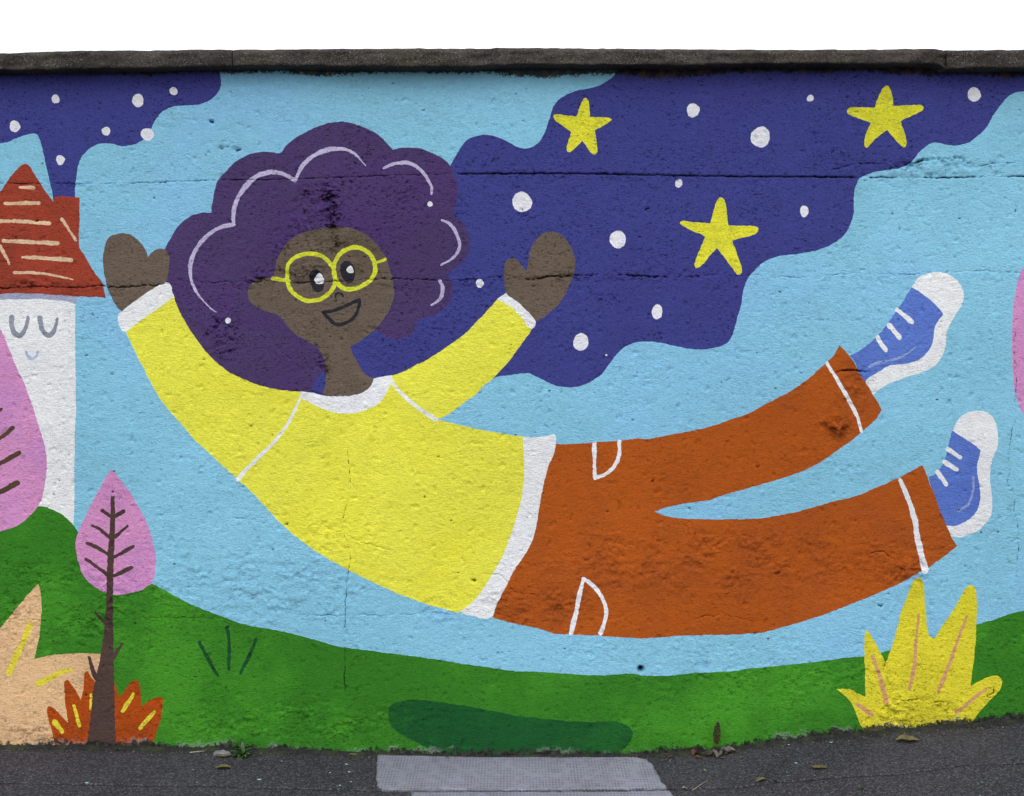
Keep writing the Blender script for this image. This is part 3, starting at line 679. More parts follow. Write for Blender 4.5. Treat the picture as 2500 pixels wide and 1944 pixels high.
    for c, nr, dp, hw, dk, var in cpts:
        lo, hi = c.min(0) - 10, c.max(0) + 10
        cand = np.nonzero((u > lo[0]) & (u < hi[0]) & (v > lo[1]) & (v < hi[1]))[0]
        # bucket by nearest sample, chunked
        for ch in np.array_split(cand, max(1, len(cand) // 4000)):
            if not len(ch): continue
            q = co[ch]
            # restrict samples to those near the chunk
            d2 = np.full(len(ch), 1e9); bi = np.zeros(len(ch), dtype=int)
            m_ = (c[:, 0] > q[:, 0].min() - 12) & (c[:, 0] < q[:, 0].max() + 12) & (c[:, 1] > q[:, 1].min() - 12) & (c[:, 1] < q[:, 1].max() + 12)
            ci = np.nonzero(m_)[0]
            if not len(ci): continue
            cc = c[ci]
            dd = (q[:, None, 0] - cc[None, :, 0]) ** 2 + (q[:, None, 1] - cc[None, :, 1]) ** 2
            j = dd.argmin(1); d = np.sqrt(dd[np.arange(len(ch)), j]); vv = var[ci[j]]
            prof = np.clip(1 - d / (hw * 1.25), 0, 1)
            h[ch] -= dp * prof * np.minimum(vv, 1.2)
            crack[ch] = np.maximum(crack[ch], np.clip(prof * 1.25 * dk * vv, 0, 1.4))
    prng = np.random.default_rng(17)
    spots = [(516, 298, 5, .006), (540, 362, 3.5, .005), (580, 366, 6, .006), (556, 358, 3.5, .005), (90, 540, 4, .005), (2480, 515, 4, .006), (1157, 1418, 5, .008),
             (2180, 522, 3, .005), (2197, 560, 3, .005), (1275, 512, 3, .005), (1580, 510, 5, .006), (820, 735, 3, .005), (700, 1280, 4, .005), (226, 770, 3, .006),
             (2150, 1480, 5, .007), (485, 703, 3, .005), (1850, 1140, 4, .005), (1594, 1174, 5, .006), (1900, 1400, 6, .006), (460, 1435, 3, .004)]
    spots += [(prng.uniform(0, 2500), prng.uniform(200, 1700), prng.uniform(1.8, 3.6), .004) for _ in range(150)]
    for a, b, r_, dp in spots:
        k = np.nonzero((np.abs(u - a) < 14) & (np.abs(v - b) < 14))[0]
        an = np.arctan2(v[k] - b, u[k] - a)
        dd = np.hypot((u[k] - a) * .8, (v[k] - b) * 1.15) / (r_ * (1 + .3 * np.sin(2 * an + a) + .25 * np.sin(3 * an + b)))
        q = 1 - sstep(.5, 1.25, dd)
        h[k] -= dp * q; crack[k] = np.maximum(crack[k], (1.05 if r_ > 2.8 else .85) * q)
    # rim of the drilled hole is unpainted inside
    crack = np.maximum(crack, 1.3 * (1 - sstep(.6, 1.0, np.hypot(u - 1565, v - 1634) / 7.5)))
    crack = np.maximum(crack, .9 * (1 - sstep(.5, 1.0, np.hypot(u - 1171, v - 961) / 3.5)))
    X = wallx(u); Z = wallz(v)
    dbot = Z - ground(X)
    dtop = 2.341 - Z
    return co, tr, owner, np.stack([X, -h, Z], 1), crack, dbot, dtop, scar

co2, tris, owner, XYZ, crk, dbot, dtop, scar_a = build_face()
# orient towards the street (-y)
def tri_norm(t):
    a, b, c = XYZ[t[:, 0]], XYZ[t[:, 1]], XYZ[t[:, 2]]
    return np.cross(b - a, c - a)
fn = tri_norm(tris)
flip = fn[:, 1] > 0
tris[flip] = tris[flip][:, ::-1]
fn = tri_norm(tris)
vn = np.zeros_like(XYZ)
for k in range(3):
    for ax in range(3):
        vn[:, ax] += np.bincount(tris[:, k], weights=fn[:, ax], minlength=len(XYZ))
vn /= np.maximum(np.linalg.norm(vn, axis=1)[:, None], 1e-12)

wall = tag(empty('mural_wall', (0, 0, float(ground(0)))), 'rendered concrete wall painted with a flying figure in a yellow sweater', 'wall', kind='thing')
WOFF = wall.location.copy()
keys = {}
for si, (key, name, par, mat, loops, label) in enumerate(SH):
    t = tris[owner == si]
    if not len(t): continue
    vid, inv = np.unique(t, return_inverse=True)
    me = mesh_np(name, XYZ[vid], inv.reshape(t.shape))
    add_attr(me, 'crack', crk[vid]); add_attr(me, 'dbot', dbot[vid]); add_attr(me, 'dtop', dtop[vid]); add_attr(me, 'scar', scar_a[vid])
    me.normals_split_custom_set_from_vertices(vn[vid].tolist())
    p = wall if par is None else keys[par]
    o = link(name, me, M[mat], p)
    if par is None: o.location = -WOFF
    if label: o['label'] = label
    if key not in keys: keys[key] = o

# ---------------------------------------------------------------- generic procedural materials
class NB:
    def __init__(s, name):
        s.m = bpy.data.materials.new(name); s.m.use_nodes = True
        s.t = s.m.node_tree; s.t.nodes.clear()
        s.out = s.t.nodes.new('ShaderNodeOutputMaterial')
        s.bs = s.t.nodes.new('ShaderNodeBsdfPrincipled')
        s.t.links.new(s.bs.outputs[0], s.out.inputs['Surface'])
        tc = s.t.nodes.new('ShaderNodeTexCoord'); s.P = tc.outputs['Object']
    def noise(s, sc, det=4, rough=.55, vec=None):
        n = s.t.nodes.new('ShaderNodeTexNoise'); n.inputs['Scale'].default_value = sc
        n.inputs['Detail'].default_value = det; n.inputs['Roughness'].default_value = rough
        s.t.links.new(vec or s.P, n.inputs['Vector']); return n.outputs['Fac']
    def math(s, op, a, b=None, clamp=False):
        n = s.t.nodes.new('ShaderNodeMath'); n.operation = op; n.use_clamp = clamp
        for i, v in enumerate((a, b)):
            if v is None: continue
            if isinstance(v, (int, float)): n.inputs[i].default_value = v
            else: s.t.links.new(v, n.inputs[i])
        return n.outputs[0]
    def ss(s, x, a, b, o0=0., o1=1.):
        n = s.t.nodes.new('ShaderNodeMapRange'); n.interpolation_type = 'SMOOTHSTEP'
        s.t.links.new(x, n.inputs['Value'])
        for k, v in (('From Min', a), ('From Max', b), ('To Min', o0), ('To Max', o1)): n.inputs[k].default_value = v
        return n.outputs[0]
    def mix(s, f, a, b):
        n = s.t.nodes.new('ShaderNodeMix'); n.data_type = 'RGBA'
        for k, v in ((0, f), (6, a), (7, b)):
            if isinstance(v, (int, float)): n.inputs[k].default_value = v
            elif isinstance(v, tuple): n.inputs[k].default_value = v if len(v) == 4 else v + (1,)
            else: s.t.links.new(v, n.inputs[k])
        return n.outputs[2]
    def voro(s, sc, feat='F1', vec=None):
        n = s.t.nodes.new('ShaderNodeTexVoronoi'); n.inputs['Scale'].default_value = sc; n.feature = feat
        s.t.links.new(vec or s.P, n.inputs['Vector']); return n
    def attr(s, nm):
        n = s.t.nodes.new('ShaderNodeAttribute'); n.attribute_name = nm; return n.outputs['Fac']
    def bump(s, h, dist, prev=None):
        b = s.t.nodes.new('ShaderNodeBump'); b.inputs['Distance'].default_value = dist
        s.t.links.new(h, b.inputs['Height'])
        if prev: s.t.links.new(prev, b.inputs['Normal'])
        return b.outputs[0]
    def done(s, col, nrm=None, rough=.85, spec=.25):
        if isinstance(col, tuple): s.bs.inputs['Base Color'].default_value = col if len(col) == 4 else col + (1,)
        else: s.t.links.new(col, s.bs.inputs['Base Color'])
        if nrm: s.t.links.new(nrm, s.bs.inputs['Normal'])
        if isinstance(rough, float): s.bs.inputs['Roughness'].default_value = rough
        else: s.t.links.new(rough, s.bs.inputs['Roughness'])
        s.bs.inputs['Specular IOR Level'].default_value = spec
        return s.m

def mat_coping():
    n = NB('weathered_coping_stone')
    c = n.mix(n.ss(n.noise(7, 5), .35, .65), (.040, .033, .029), (.066, .056, .049))
    c = n.mix(n.math('MULTIPLY', n.ss(n.noise(3.1, 4), .56, .70), .35), c, (.070, .070, .045))
    c = n.mix(n.math('MULTIPLY', n.ss(n.noise(150, 3, .6), .56, .64), .8), c, (.016, .015, .014))
    reg = n.ss(n.noise(9, 5), .36, .62, .25, 1.)
    spk = n.math('MULTIPLY', n.ss(n.noise(330, 2, .5), .56, .66), reg)
    c = n.mix(n.math('MULTIPLY', spk, .75), c, (.26, .225, .195))
    c = n.mix(n.math('MULTIPLY', n.ss(n.noise(120, 4, .7), .60, .68), .5), c, (.24, .22, .20))
    v = n.voro(7.5); sp = n.t.nodes.new('ShaderNodeSeparateColor'); n.t.links.new(v.outputs['Color'], sp.inputs[0])
    d = n.math('ADD', v.outputs['Distance'], n.math('MULTIPLY', n.noise(45, 5), .30))
    lich = n.math('MULTIPLY', n.ss(d, .26, .20), n.math('GREATER_THAN', sp.outputs[0], .80))
    c = n.mix(n.math('MULTIPLY', lich, .6), c, (.22, .22, .24))
    b = n.bump(n.noise(60, 5, .65), .006); b = n.bump(n.noise(260, 3), .0016, b)
    return n.done(c, b, .95, .06)
def mat_core():
    n = NB('bare_render')
    return n.done(n.mix(n.noise(8, 5), (.16, .155, .14), (.26, .25, .23)), n.bump(n.noise(70, 5), .006), .9)
def mat_asphalt(name='worn_asphalt', k=1.0):
    n = NB(name)
    c = n.mix(n.ss(n.noise(2.2, 5), .3, .7), (.038 * k, .036 * k, .042 * k), (.058 * k, .054 * k, .062 * k))
    v = n.voro(230); sp = n.t.nodes.new('ShaderNodeSeparateColor'); n.t.links.new(v.outputs['Color'], sp.inputs[0])
    c = n.mix(n.math('MULTIPLY', n.ss(sp.outputs[0], .55, .95), .8), c, (.135 * k, .13 * k, .15 * k))
    c = n.mix(n.math('MULTIPLY', n.ss(sp.outputs[1], .5, .95), .7), c, (.018, .018, .020))
    c = n.mix(n.math('MULTIPLY', n.ss(n.noise(90, 3), .6, .7), .4), c, (.016, .016, .016))
    v2 = n.voro(26); sp2 = n.t.nodes.new('ShaderNodeSeparateColor'); n.t.links.new(v2.outputs['Color'], sp2.inputs[0])
    pale = n.math('MULTIPLY', n.math('GREATER_THAN', sp2.outputs[0], .86), n.math('LESS_THAN', v2.outputs['Distance'], .075))
    c = n.mix(n.math('MULTIPLY', pale, .75), c, n.mix(n.math('GREATER_THAN', sp2.outputs[1], .66), (.34, .33, .32), (.32, .50, .58)))
    c = n.mix(n.math('MULTIPLY', n.ss(n.attr('groove'), .2, .65), .9), c, (.012, .012, .010))
    foot = n.ss(n.math('ADD', n.attr('foot'), n.math('MULTIPLY', n.noise(30, 5), .05)), .075, .03)
    c = n.mix(n.math('MULTIPLY', foot, .8), c, n.mix(n.ss(n.noise(22, 4), .45, .62), (.022, .021, .018), (.038, .046, .018)))
    b = n.bump(v.outputs['Distance'], .0022); b = n.bump(n.noise(300, 3), .0012, b)
    return n.done(c, b, .95, .10)
def mat_slab():
    n = NB('pale_dimpled_paving')
    c = n.mix(n.ss(n.noise(3.5, 5), .3, .7), (.232, .228, .285), (.290, .286, .350))
    c = n.mix(n.math('MULTIPLY', n.ss(n.noise(45, 5, .65), .50, .66), .32), c, (.13, .13, .15))
    c = n.mix(n.math('MULTIPLY', n.ss(n.noise(9, 6, .7), .50, .68), .30), c, (.14, .13, .13))
    c = n.mix(n.math('MULTIPLY', n.ss(n.noise(130, 4, .7), .62, .70), .6), c, (.05, .05, .05))
    # regular pressed dimples, worn away towards the front and in patches
    sx = n.t.nodes.new('ShaderNodeSeparateXYZ'); n.t.links.new(n.P, sx.inputs[0])
    def cell(o, pitch, w):
        f = n.math('FRACT', n.math('ADD', n.math('MULTIPLY', o, 1 / pitch), 200.))
        return n.math('LESS_THAN', n.math('ABSOLUTE', n.math('SUBTRACT', f, .5)), w)
    dim = n.math('MULTIPLY', cell(sx.outputs['X'], .0105, .26), cell(sx.outputs['Y'], .0135, .17))
    keep = n.ss(n.noise(26, 3), .36, .56)
    dim = n.math('MULTIPLY', dim, keep)
    c = n.mix(n.math('MULTIPLY', dim, .8), c, (.045, .045, .05))
    ed = n.ss(n.math('ADD', n.attr('rim'), n.math('MULTIPLY', n.noise(40, 5, .7), .04)), .030, .018)
    c = n.mix(n.math('MULTIPLY', ed, .55), c, (.05, .06, .04))
    b = n.bump(n.math('SUBTRACT', 1, dim), .002); b = n.bump(n.noise(180, 4), .001, b)
    return n.done(c, b, .8, .3)
def simple(name, a, b_, sc=30, bump=.001, rough=.8, spec=.25):
    n = NB(name)
    f = n.noise(sc, 5)
    return n.done(n.mix(n.ss(f, .35, .65), a, b_), n.bump(n.noise(sc * 3, 4), bump), rough, spec)
M_COP, M_CORE, M_ASP, M_SLAB = mat_coping(), mat_core(), mat_asphalt(), mat_slab()
M_ROAD = mat_asphalt('road_asphalt', .9)
M_KERB = simple('kerb_concrete', (.22, .22, .21), (.30, .29, .28), 12, .002)
M_EARTH = simple('earth_and_grass', (.05, .06, .025), (.09, .075, .045), 1.5, .02)
M_LEAFG = simple('weed_leaf', (.035, .085, .020), (.065, .125, .030), 60, .0006, .55, .4)
M_LEAFD = simple('weed_leaf_dark', (.018, .045, .014), (.035, .070, .020), 60, .0006, .6, .35)
M_STALK = simple('dry_seed_stalk', (.040, .026, .016), (.085, .048, .026), 150, .001)
M_DRY = simple('dry_leaf_olive', (.17, .15, .055), (.10, .085, .035), 90, .0008, .7)
M_DRY2 = simple('dry_leaf_brown', (.11, .088, .066), (.055, .042, .032), 90, .0008, .75)
M_DRY3 = simple('dry_leaf_rusty', (.17, .06, .028), (.08, .032, .018), 90, .0008, .75)
M_DRY4 = simple('dry_leaf_grey', (.20, .185, .16), (.11, .10, .085), 90, .0008, .75)
M_STRAW = simple('straw', (.42, .36, .24), (.30, .25, .16), 80, .0005, .6)
M_STONE = simple('grey_stone', (.15, .15, .165), (.22, .22, .235), 40, .002)
M_MOSS = simple('moss_and_dirt', (.020, .028, .010), (.035, .032, .020), 120, .003, .95, .1)
M_GRIT = simple('grit', (.10, .098, .09), (.34, .33, .31), 500, .0006)
M_PAINTCHIP = simple('pale_blue_paint_drop', (.30, .48, .56), (.42, .60, .66), 80, .0003, .5)

# ---------------------------------------------------------------- wall core and coping stones
def box_mesh(name, x0, x1, y0, y1, z0, z1):
    co = [(x, y, z) for x in (x0, x1) for y in (y0, y1) for z in (z0, z1)]
    f = [(0, 1, 3, 2), (4, 6, 7, 5), (0, 4, 5, 1), (2, 3, 7, 6), (0, 2, 6, 4), (1, 5, 7, 3)]
    return mesh_np(name, np.array(co), np.array(f), False)
XL, XR = float(wallx(-3500)), float(wallx(6000))
core = link('wall_core', box_mesh('wall_core', XL, XR, 0.07, 0.25, -0.6, 2.338), M_CORE, wall)
core.location = -WOFF
# end faces and top of the render coat
for x in (XL, XR):
    o = link('wall_end', box_mesh('wall_end', x - .02, x + .02, -0.012, 0.262, -0.6, 2.336), M_CORE, wall)
    o.location = -WOFF

TU = [-3500, -300, 0, 60, 150, 300, 420, 568, 700, 900, 1000, 1021, 1045, 1150, 1200, 1214, 1230, 1400, 1700, 2000, 2200, 2280, 2312, 2340, 2500, 6000]
TV = [126, 129, 128, 126, 122, 120, 119, 117.5, 118, 115.5, 115.5, 114, 116, 116, 115, 113, 114, 115, 118, 119, 118, 116.5, 118, 120.5, 117.5, 120]
BU = [-3500, 0, 150, 300, 568, 620, 1000, 1150, 1215, 1250, 1600, 1700, 1780, 1850, 2280, 2300, 2312, 2330, 2500, 6000]
BV = [168, 172, 170, 166, 162, 160, 163, 163, 159, 157, 159, 160, 157, 155, 157, 162, 169, 168, 165, 166]
PF = F / (D - .075)
def cop_x(u): return (u - CX) / PF
_tx = np.array([cop_x(u) for u in TU]); _tz = np.array([EYE - (v - HV) / PF for v in TV])
_qx = np.array([cop_x(u) for u in BU]); _qz = np.array([EYE - (v - HV) / PF for v in BV])
def coping(x0, x1, seed, chipL=0, chipR=0):
    n = max(2, int((x1 - x0) / .0065)) if x1 - x0 < 3 else int((x1 - x0) / .02)
    xs = np.linspace(x0, x1, n)
    # profile parameter: (y, z-kind, frac): underside, arris, face, rounded top, top slab, back
    pr = [(.0, 'b', 0), (-.03, 'b', .0), (-.066, 'b', .0), (-.073, 'b', .001), (-.0758, 'b', .0035), (-.0762, 'b', .008)]
    pr += [(-.076, 'f', f) for f in (.22, .32, .42, .52, .62, .72)]
    pr += [(-.075, 't', -.014), (-.070, 't', -.006), (-.060, 't', -.001), (-.045, 't', .001), (.0, 't', .006), (.125, 't', .014), (.32, 't', -.002), (.325, 't', -.06), (.25, 't', -.062), (.1, 't', -.062)]
    k = len(pr)
    t = np.interp(xs, _tx, _tz); b = np.interp(xs, _qx, _qz)
    co = np.zeros((n, k, 3))
    for j, (y, kd, a) in enumerate(pr):
        z = b + a if kd == 'b' else (t + a if kd == 't' else b + (t - b) * a)
        co[:, j, 0] = xs; co[:, j, 1] = y; co[:, j, 2] = z
    nz = .0028 * fbm(co[..., 0] * 26 + seed, (co[..., 2] * 30 - co[..., 1] * 22), 4, 201) + .003 * fbm(co[..., 0] * 5, co[..., 2] * 7, 2, 205)
    led = .0030 * sstep(-.1, .1, fbm(co[..., 0] * 9 + 3, co[..., 2] * 40, 3, 209))
    w = np.array([0 if kd == 't' and y > .05 else 1 for y, kd, a in pr])[None, :]
    co[..., 1] += (nz * 1.2 - led) * w
    co[..., 2] += nz * .7 * w
    # rounded, broken ends
    for xe, c in ((x0, chipL), (x1, chipR)):
        d = np.abs(xs - xe)[:, None]
        rnd = .003 * np.exp(-d / .005) + c * np.clip(1 - d / .035, 0, 1) ** 1.5 * (.6 + .4 * np.sin(co[..., 2] * 300))
        co[..., 1] += rnd * w * (co[..., 1] < -.04)
        co[..., 2] -= .0015 * np.exp(-d / .01) * w * (co[..., 1] < .0)
    idx = np.arange(n * k).reshape(n, k)
    a = idx[:-1]; c_ = idx[1:]
    f = np.stack([a, np.roll(a, -1, 1), np.roll(c_, -1, 1), c_], -1).reshape(-1, 4)
    me = mesh_np('coping_stone', co.reshape(-1, 3), f)
    import bmesh
    bm = bmesh.new(); bm.from_mesh(me); bm.verts.ensure_lookup_table()
    for row in (idx[0], idx[-1][::-1]):
        bm.faces.new([bm.verts[i] for i in row])
    bm.normal_update(); bm.to_mesh(me); bm.free()
    o = link('coping_stone', me, M_COP, wall); o.location = -WOFF
    return o
j1, j2 = cop_x(567), cop_x(2311)
edges_x = [XL - .03, -3.4, j1, j2, 3.6, XR + .03]
labs = [None, 'dark weathered coping stone at the left end of the view', 'very long dark coping stone over the middle of the wall', 'dark coping stone at the right, beyond the broken joint', None]
for i, (a, b) in enumerate(zip(edges_x, edges_x[1:])):
    o = coping(a + .0012, b - .0012, i * 3.1, .0, .011 if i == 2 else 0)
    if labs[i]: o['label'] = labs[i]

# ---------------------------------------------------------------- pavement, slabs, kerb, road
JU = [(-3500, .30), (-200, .304), (0, .303), (340, .308), (620, .306), (900, .304), (1200, .287), (1600, .283), (1700, .296), (1900, .314), (2200, .35), (2350, .322), (2500, .342), (6000, .34)]
def joint_y(x):
    xs = np.array([(u - CX) * (D - d) / F for u, d in JU]); ds = np.array([d for u, d in JU])
    return -np.interp(x, xs, ds)
def pave_z(x, y):
    return ground(x) + .0016 * fbm(x * 3, y * 3, 3, 301) + .0008 * fbm(x * 40, y * 40, 2, 305)
def axis(stops):
    out = []
    for a, b, s in stops:
        n = max(1, int(round((b - a) / s))); out += list(np.linspace(a, b, n + 1)[:-1])
    return np.array(out + [stops[-1][1]])
xs = axis([(-9, -2.4, .1), (-2.4, 2.4, .009), (2.4, 9, .1)])
ys = axis([(-2.4, -.75, .08), (-.75, -.40, .02), (-.40, -.25, .0035), (-.25, .06, .008)])
gx, gy = np.meshgrid(xs, ys, indexing='ij')
jy = joint_y(gx) + .0035 * vnoise(gx * 14, gx * 0, 311) + .0018 * vnoise(gx * 60, gx * 0, 312)
w = .0085 * (1 + .6 * vnoise(gx * 9, gx * 0 + 4, 313))
gr = np.clip(1 - np.abs(gy - jy) / w, 0, 1)
gz = pave_z(gx, gy) - .010 * gr + .0012 * sstep(-.05, .05, jy - gy)
# fillet of dirt gathered at the foot of the wall
foot_w = .018 + .010 * vnoise(gx * 6, gx * 0, 315)
gz += np.clip(1 - (-gy) / np.maximum(foot_w, .004), 0, 1) * .010 * (gy < .01)
idx = np.arange(gx.size).reshape(gx.shape)
f = np.stack([idx[:-1, :-1], idx[1:, :-1], idx[1:, 1:], idx[:-1, 1:]], -1).reshape(-1, 4)
me = mesh_np('pavement', np.stack([gx, gy, gz], -1).reshape(-1, 3), f)
add_attr(me, 'groove', gr.ravel()); add_attr(me, 'foot', (-gy).ravel())
pavement = tag(link('pavement', me, M_ASP), kind='structure')

def slab(pxs, label, th=.006):
    P0 = [ground_at(p[0], p[1]) for p in smooth_closed(K(pxs), 6)]
    a = np.array([(p[0], p[1]) for p in P0])
    t = np.arange(len(a))
    a = a + np.stack([vnoise(a[:, 0] * 40, a[:, 1] * 40, 321), vnoise(a[:, 0] * 40, a[:, 1] * 40, 322)], 1) * .0045
    lo, hi = a.min(0), a.max(0)
    qx, qy = np.meshgrid(np.arange(lo[0], hi[0], .012), np.arange(lo[1], hi[1], .012))
    q = np.stack([qx.ravel(), qy.ravel()], 1)
    def inside(pp):
        res = np.zeros(len(pp), bool)
        for (x1, y1), (x2, y2) in zip(a, np.roll(a, -1, 0)):
            if y1 == y2: continue
            c = ((y1 > pp[:, 1]) != (y2 > pp[:, 1])) & (pp[:, 0] < (x2 - x1) * (pp[:, 1] - y1) / (y2 - y1) + x1)
            res ^= c
        return res
    q = q[inside(q)]
    pts = np.concatenate([a, q]); n = len(a)
    r = mg.delaunay_2d_cdt([Vector(p) for p in pts.tolist()], [(i, (i + 1) % n) for i in range(n)], [], 0, 1e-5, False)
    co = np.array([tuple(p) for p in r[0]]); tr = np.array(r[2]); tr = [tuple(x) for x in tr[inside(co[tr].mean(1))].tolist()]
    # distance to rim
    d = np.full(len(co), 1e9)
    for i in range(n):
        d = np.minimum(d, np.hypot(co[:, 0] - a[i, 0], co[:, 1] - a[i, 1]))
    inner = np.minimum(d, .02)
    z = ground(co[:, 0]) + th - .003 * np.clip(1 - d / .006, 0, 1)
    V = np.stack([co[:, 0], co[:, 1], z], 1)
    # skirt
    onrim = [orig for orig in range(len(co)) if d[orig] < 1e-5]
    import bmesh
    bm = bmesh.new()
    vs = [bm.verts.new(p) for p in V]
    for t_ in tr:
        try: bm.faces.new([vs[i] for i in t_])
        except ValueError: pass
    be = [e for e in bm.edges if e.is_boundary]
    ex = bmesh.ops.extrude_edge_only(bm, edges=be)
    for v in ex['geom']:
        if isinstance(v, bmesh.types.BMVert): v.co.z -= .02
    bm.normal_update()
    me = bpy.data.meshes.new('paving_slab')
    bm.to_mesh(me); bm.free()
    up = sum(p.normal.z for p in me.polygons)
    if up < 0: me.flip_normals()
    rim = np.zeros(len(me.vertices)); rim[:len(co)] = d
    add_attr(me, 'rim', rim)
    o = link('paving_slab', me, M_SLAB, pavement)
    o['label'] = label
    return o
slab('N 921,1845* 1100,1850 1350,1851 1553,1851* 1575,1856 1592,1869* 1610,1900 1627,1928* 1560,1930 1400,1932 1200,1932.5 1000,1932 940,1931 925,1926 919,1915 919,1880', 'pale grey dimpled slab against the foot of the wall')
slab('N 1004,1937* 1200,1936.5 1450,1935.5 1634,1932.5* 1655,1962 1680,2010 1700,2060* 1400,2065 1010,2065* 1006,2000', 'pale grey dimpled slab in front, its far edge at the joint')

def strip(name, x0, x1, y0, y1, zoff, mat, kind='structure', th=None, nx=120):
    xs_ = np.linspace(x0, x1, nx); ysr = [y0, y1]
    top = [(x, y, float(ground(x)) + zoff) for x in xs_ for y in ysr]
    co = np.array(top); idx = np.arange(len(co)).reshape(nx, 2)
    f = np.stack([idx[:-1, 0], idx[1:, 0], idx[1:, 1], idx[:-1, 1]], -1)
    if th:
        lowr = co.copy(); lowr[:, 2] -= th
        n0 = len(co); co = np.concatenate([co, lowr])
        f2 = np.stack([idx[:-1, 0] + n0, idx[1:, 0] + n0, idx[1:, 0], idx[:-1, 0]], -1)
        f3 = np.stack([idx[:-1, 1], idx[1:, 1], idx[1:, 1] + n0, idx[:-1, 1] + n0], -1)
        f = np.concatenate([f, f2, f3])
    return tag(link(name, mesh_np(name, co, f, False), mat), kind=kind)
kx = np.arange(-9, 9, .9)
strip('kerb', -9, 9, -2.53, -2.404, .004, M_KERB, th=.2)
strip('road', -9, 9, -14, -2.534, -.12, M_ROAD)
gnd = np.array([(x, y, -.32) for x in (-400, 400) for y in (-400, 400)])
tag(link('ground', mesh_np('ground', gnd, np.array([[0, 2, 3, 1]]), False), M_EARTH), kind='structure')

# ---------------------------------------------------------------- weeds
def blade(bm_v, bm_f, base, dirv, L, wd, droop, curl=0., n=6, up=Vector((0, 0, 1)), wav=0.0):
    """add one leaf: midrib with two half blades, tapered at both ends"""
    d = Vector(dirv).normalized(); side = d.cross(up)
    if side.length < 1e-4: side = Vector((1, 0, 0))
    side.normalize(); nrm = side.cross(d)
    rows = []
    p = Vector(base); st = L / n; cur = d.copy()
    for i in range(n + 1):
        t = i / n
        ww = wd * (math.sin(math.pi * min(1, .08 + t * .92)) ** .7) * (1 - .15 * t) + wd * .04
        lift = ww * .28 + wav * math.sin(t * 9)
        b0 = len(bm_v)
        bm_v += [p - side * ww * .5 + nrm * lift, p.copy(), p + side * ww * .5 + nrm * (lift * (1 - curl))]
        rows.append(b0)
        cur = (cur - Vector((0, 0, 1)) * droop / n).normalized()
        p = p + cur * st
    for a, b in zip(rows, rows[1:]):
        bm_f += [(a, a + 1, b + 1, b), (a + 1, a + 2, b + 2, b + 1)]

def leaves_mesh(name, specs):
    v, f = [], []
    for s in specs: blade(v, f, *s)
    return mesh_np(name, np.array([tuple(p) for p in v]), np.array(f))

def weed(u, v, n, L, mat, label, seed, updeg=(15, 75), wd=.3, group='weeds growing at the foot of the wall'):
    rnd = random.Random(seed)
    x, y, z = ground_at(u, v)
    root = tag(empty('weed', (x, y, z + .002)), label, 'weed', group)
    for k in range(n):
        az = rnd.uniform(math.pi * .95, math.pi * 2.05) if rnd.random() < .8 else rnd.uniform(0, math.pi)
        el = R(rnd.uniform(*updeg)); l = L * rnd.uniform(.55, 1.1)
        dv = (math.cos(az) * math.cos(el), math.sin(az) * math.cos(el) * .8, math.sin(el))
        me = leaves_mesh('leaf', [((0, 0, .002), dv, l, l * wd * rnd.uniform(.8, 1.2), rnd.uniform(.6, 1.6), 0, 7)])
        link('leaf', me, mat, root)
    return root
weed(592, 1848, 17, .046, M_LEAFG, 'leafy green weed rosette at the wall foot beside the grey stone', 4, (15, 80), .36)
weed(578, 1836, 7, .036, M_LEAFD, 'dark sprig of weed right behind the leafy rosette', 8, (55, 88), .24)
weed(288, 1834, 6, .014, M_LEAFG, 'tiny weed at the wall foot right of the painted tree trunk', 5, (10, 70), .45)

# dock stalk with a seed head, and its thin companions
def stalk(u, v, H, label, seed, head=True, lean=.03, rad=.0012):
    rnd = random.Random(seed)
    x, y, z = ground_at(u, v)
    root = tag(empty('dry_stalk', (x, y, z)), label, 'plant')
    vs, fs = [], []
    n, k = 10, 5
    pts = [Vector((lean * (i / n) ** 1.5, -.004 * (i / n), H * i / n)) for i in range(n + 1)]
    for i, p in enumerate(pts):
        r = rad * (1 - .5 * i / n)
        for j in range(k):
            a = 2 * math.pi * j / k; vs.append((p.x + r * math.cos(a), p.y + r * math.sin(a), p.z))
    for i in range(n):
        for j in range(k):
            a = i * k + j; b = i * k + (j + 1) % k
            fs.append((a, b, b + k, a + k))
    link('stem', mesh_np('stem', np.array(vs), np.array(fs)), M_STALK, root)
    if head:
        vs, fs = [], []
        for q in range(520):
            t = rnd.uniform(.25, 1.0) ** .8
            env = .0120 * math.sin(math.pi * min(1, (t - .2) / .82)) ** .8 + .0012
            a = rnd.uniform(0, 2 * math.pi); rr = env * math.sqrt(rnd.random())
            c = Vector((lean * t ** 1.5 + rr * math.cos(a), -.004 * t + rr * math.sin(a), H * t + rnd.uniform(-.002, .002)))
            s = rnd.uniform(.0011, .0021)
            ax = Vector((rnd.uniform(-1, 1), rnd.uniform(-1, 1), rnd.uniform(-1, 1))).normalized()
            e1 = ax.orthogonal().normalized(); e2 = ax.cross(e1)
            b0 = len(vs)
            vs += [tuple(c + ax * s * 1.4), tuple(c + e1 * s), tuple(c + e2 * s), tuple(c - e1 * s), tuple(c - e2 * s), tuple(c - ax * s * 1.4)]
            for j in range(4):
                m_ = 1 + j; m2 = 1 + (j + 1) % 4
                fs += [(b0, b0 + m_, b0 + m2), (b0 + 5, b0 + m2, b0 + m_)]
        o = link('seed_head', mesh_np('seed_head', np.array(vs), np.array(fs), False), M_STALK, root)
    return root
stalk(1748, 1843, .112, 'upright dry brown seed stalk against the green paint at the wall foot', 3, True, .006)
stalk(1738, 1842, .034, 'short dark bare stalk just left of the brown seed stalk', 6, False, .005, .0009)
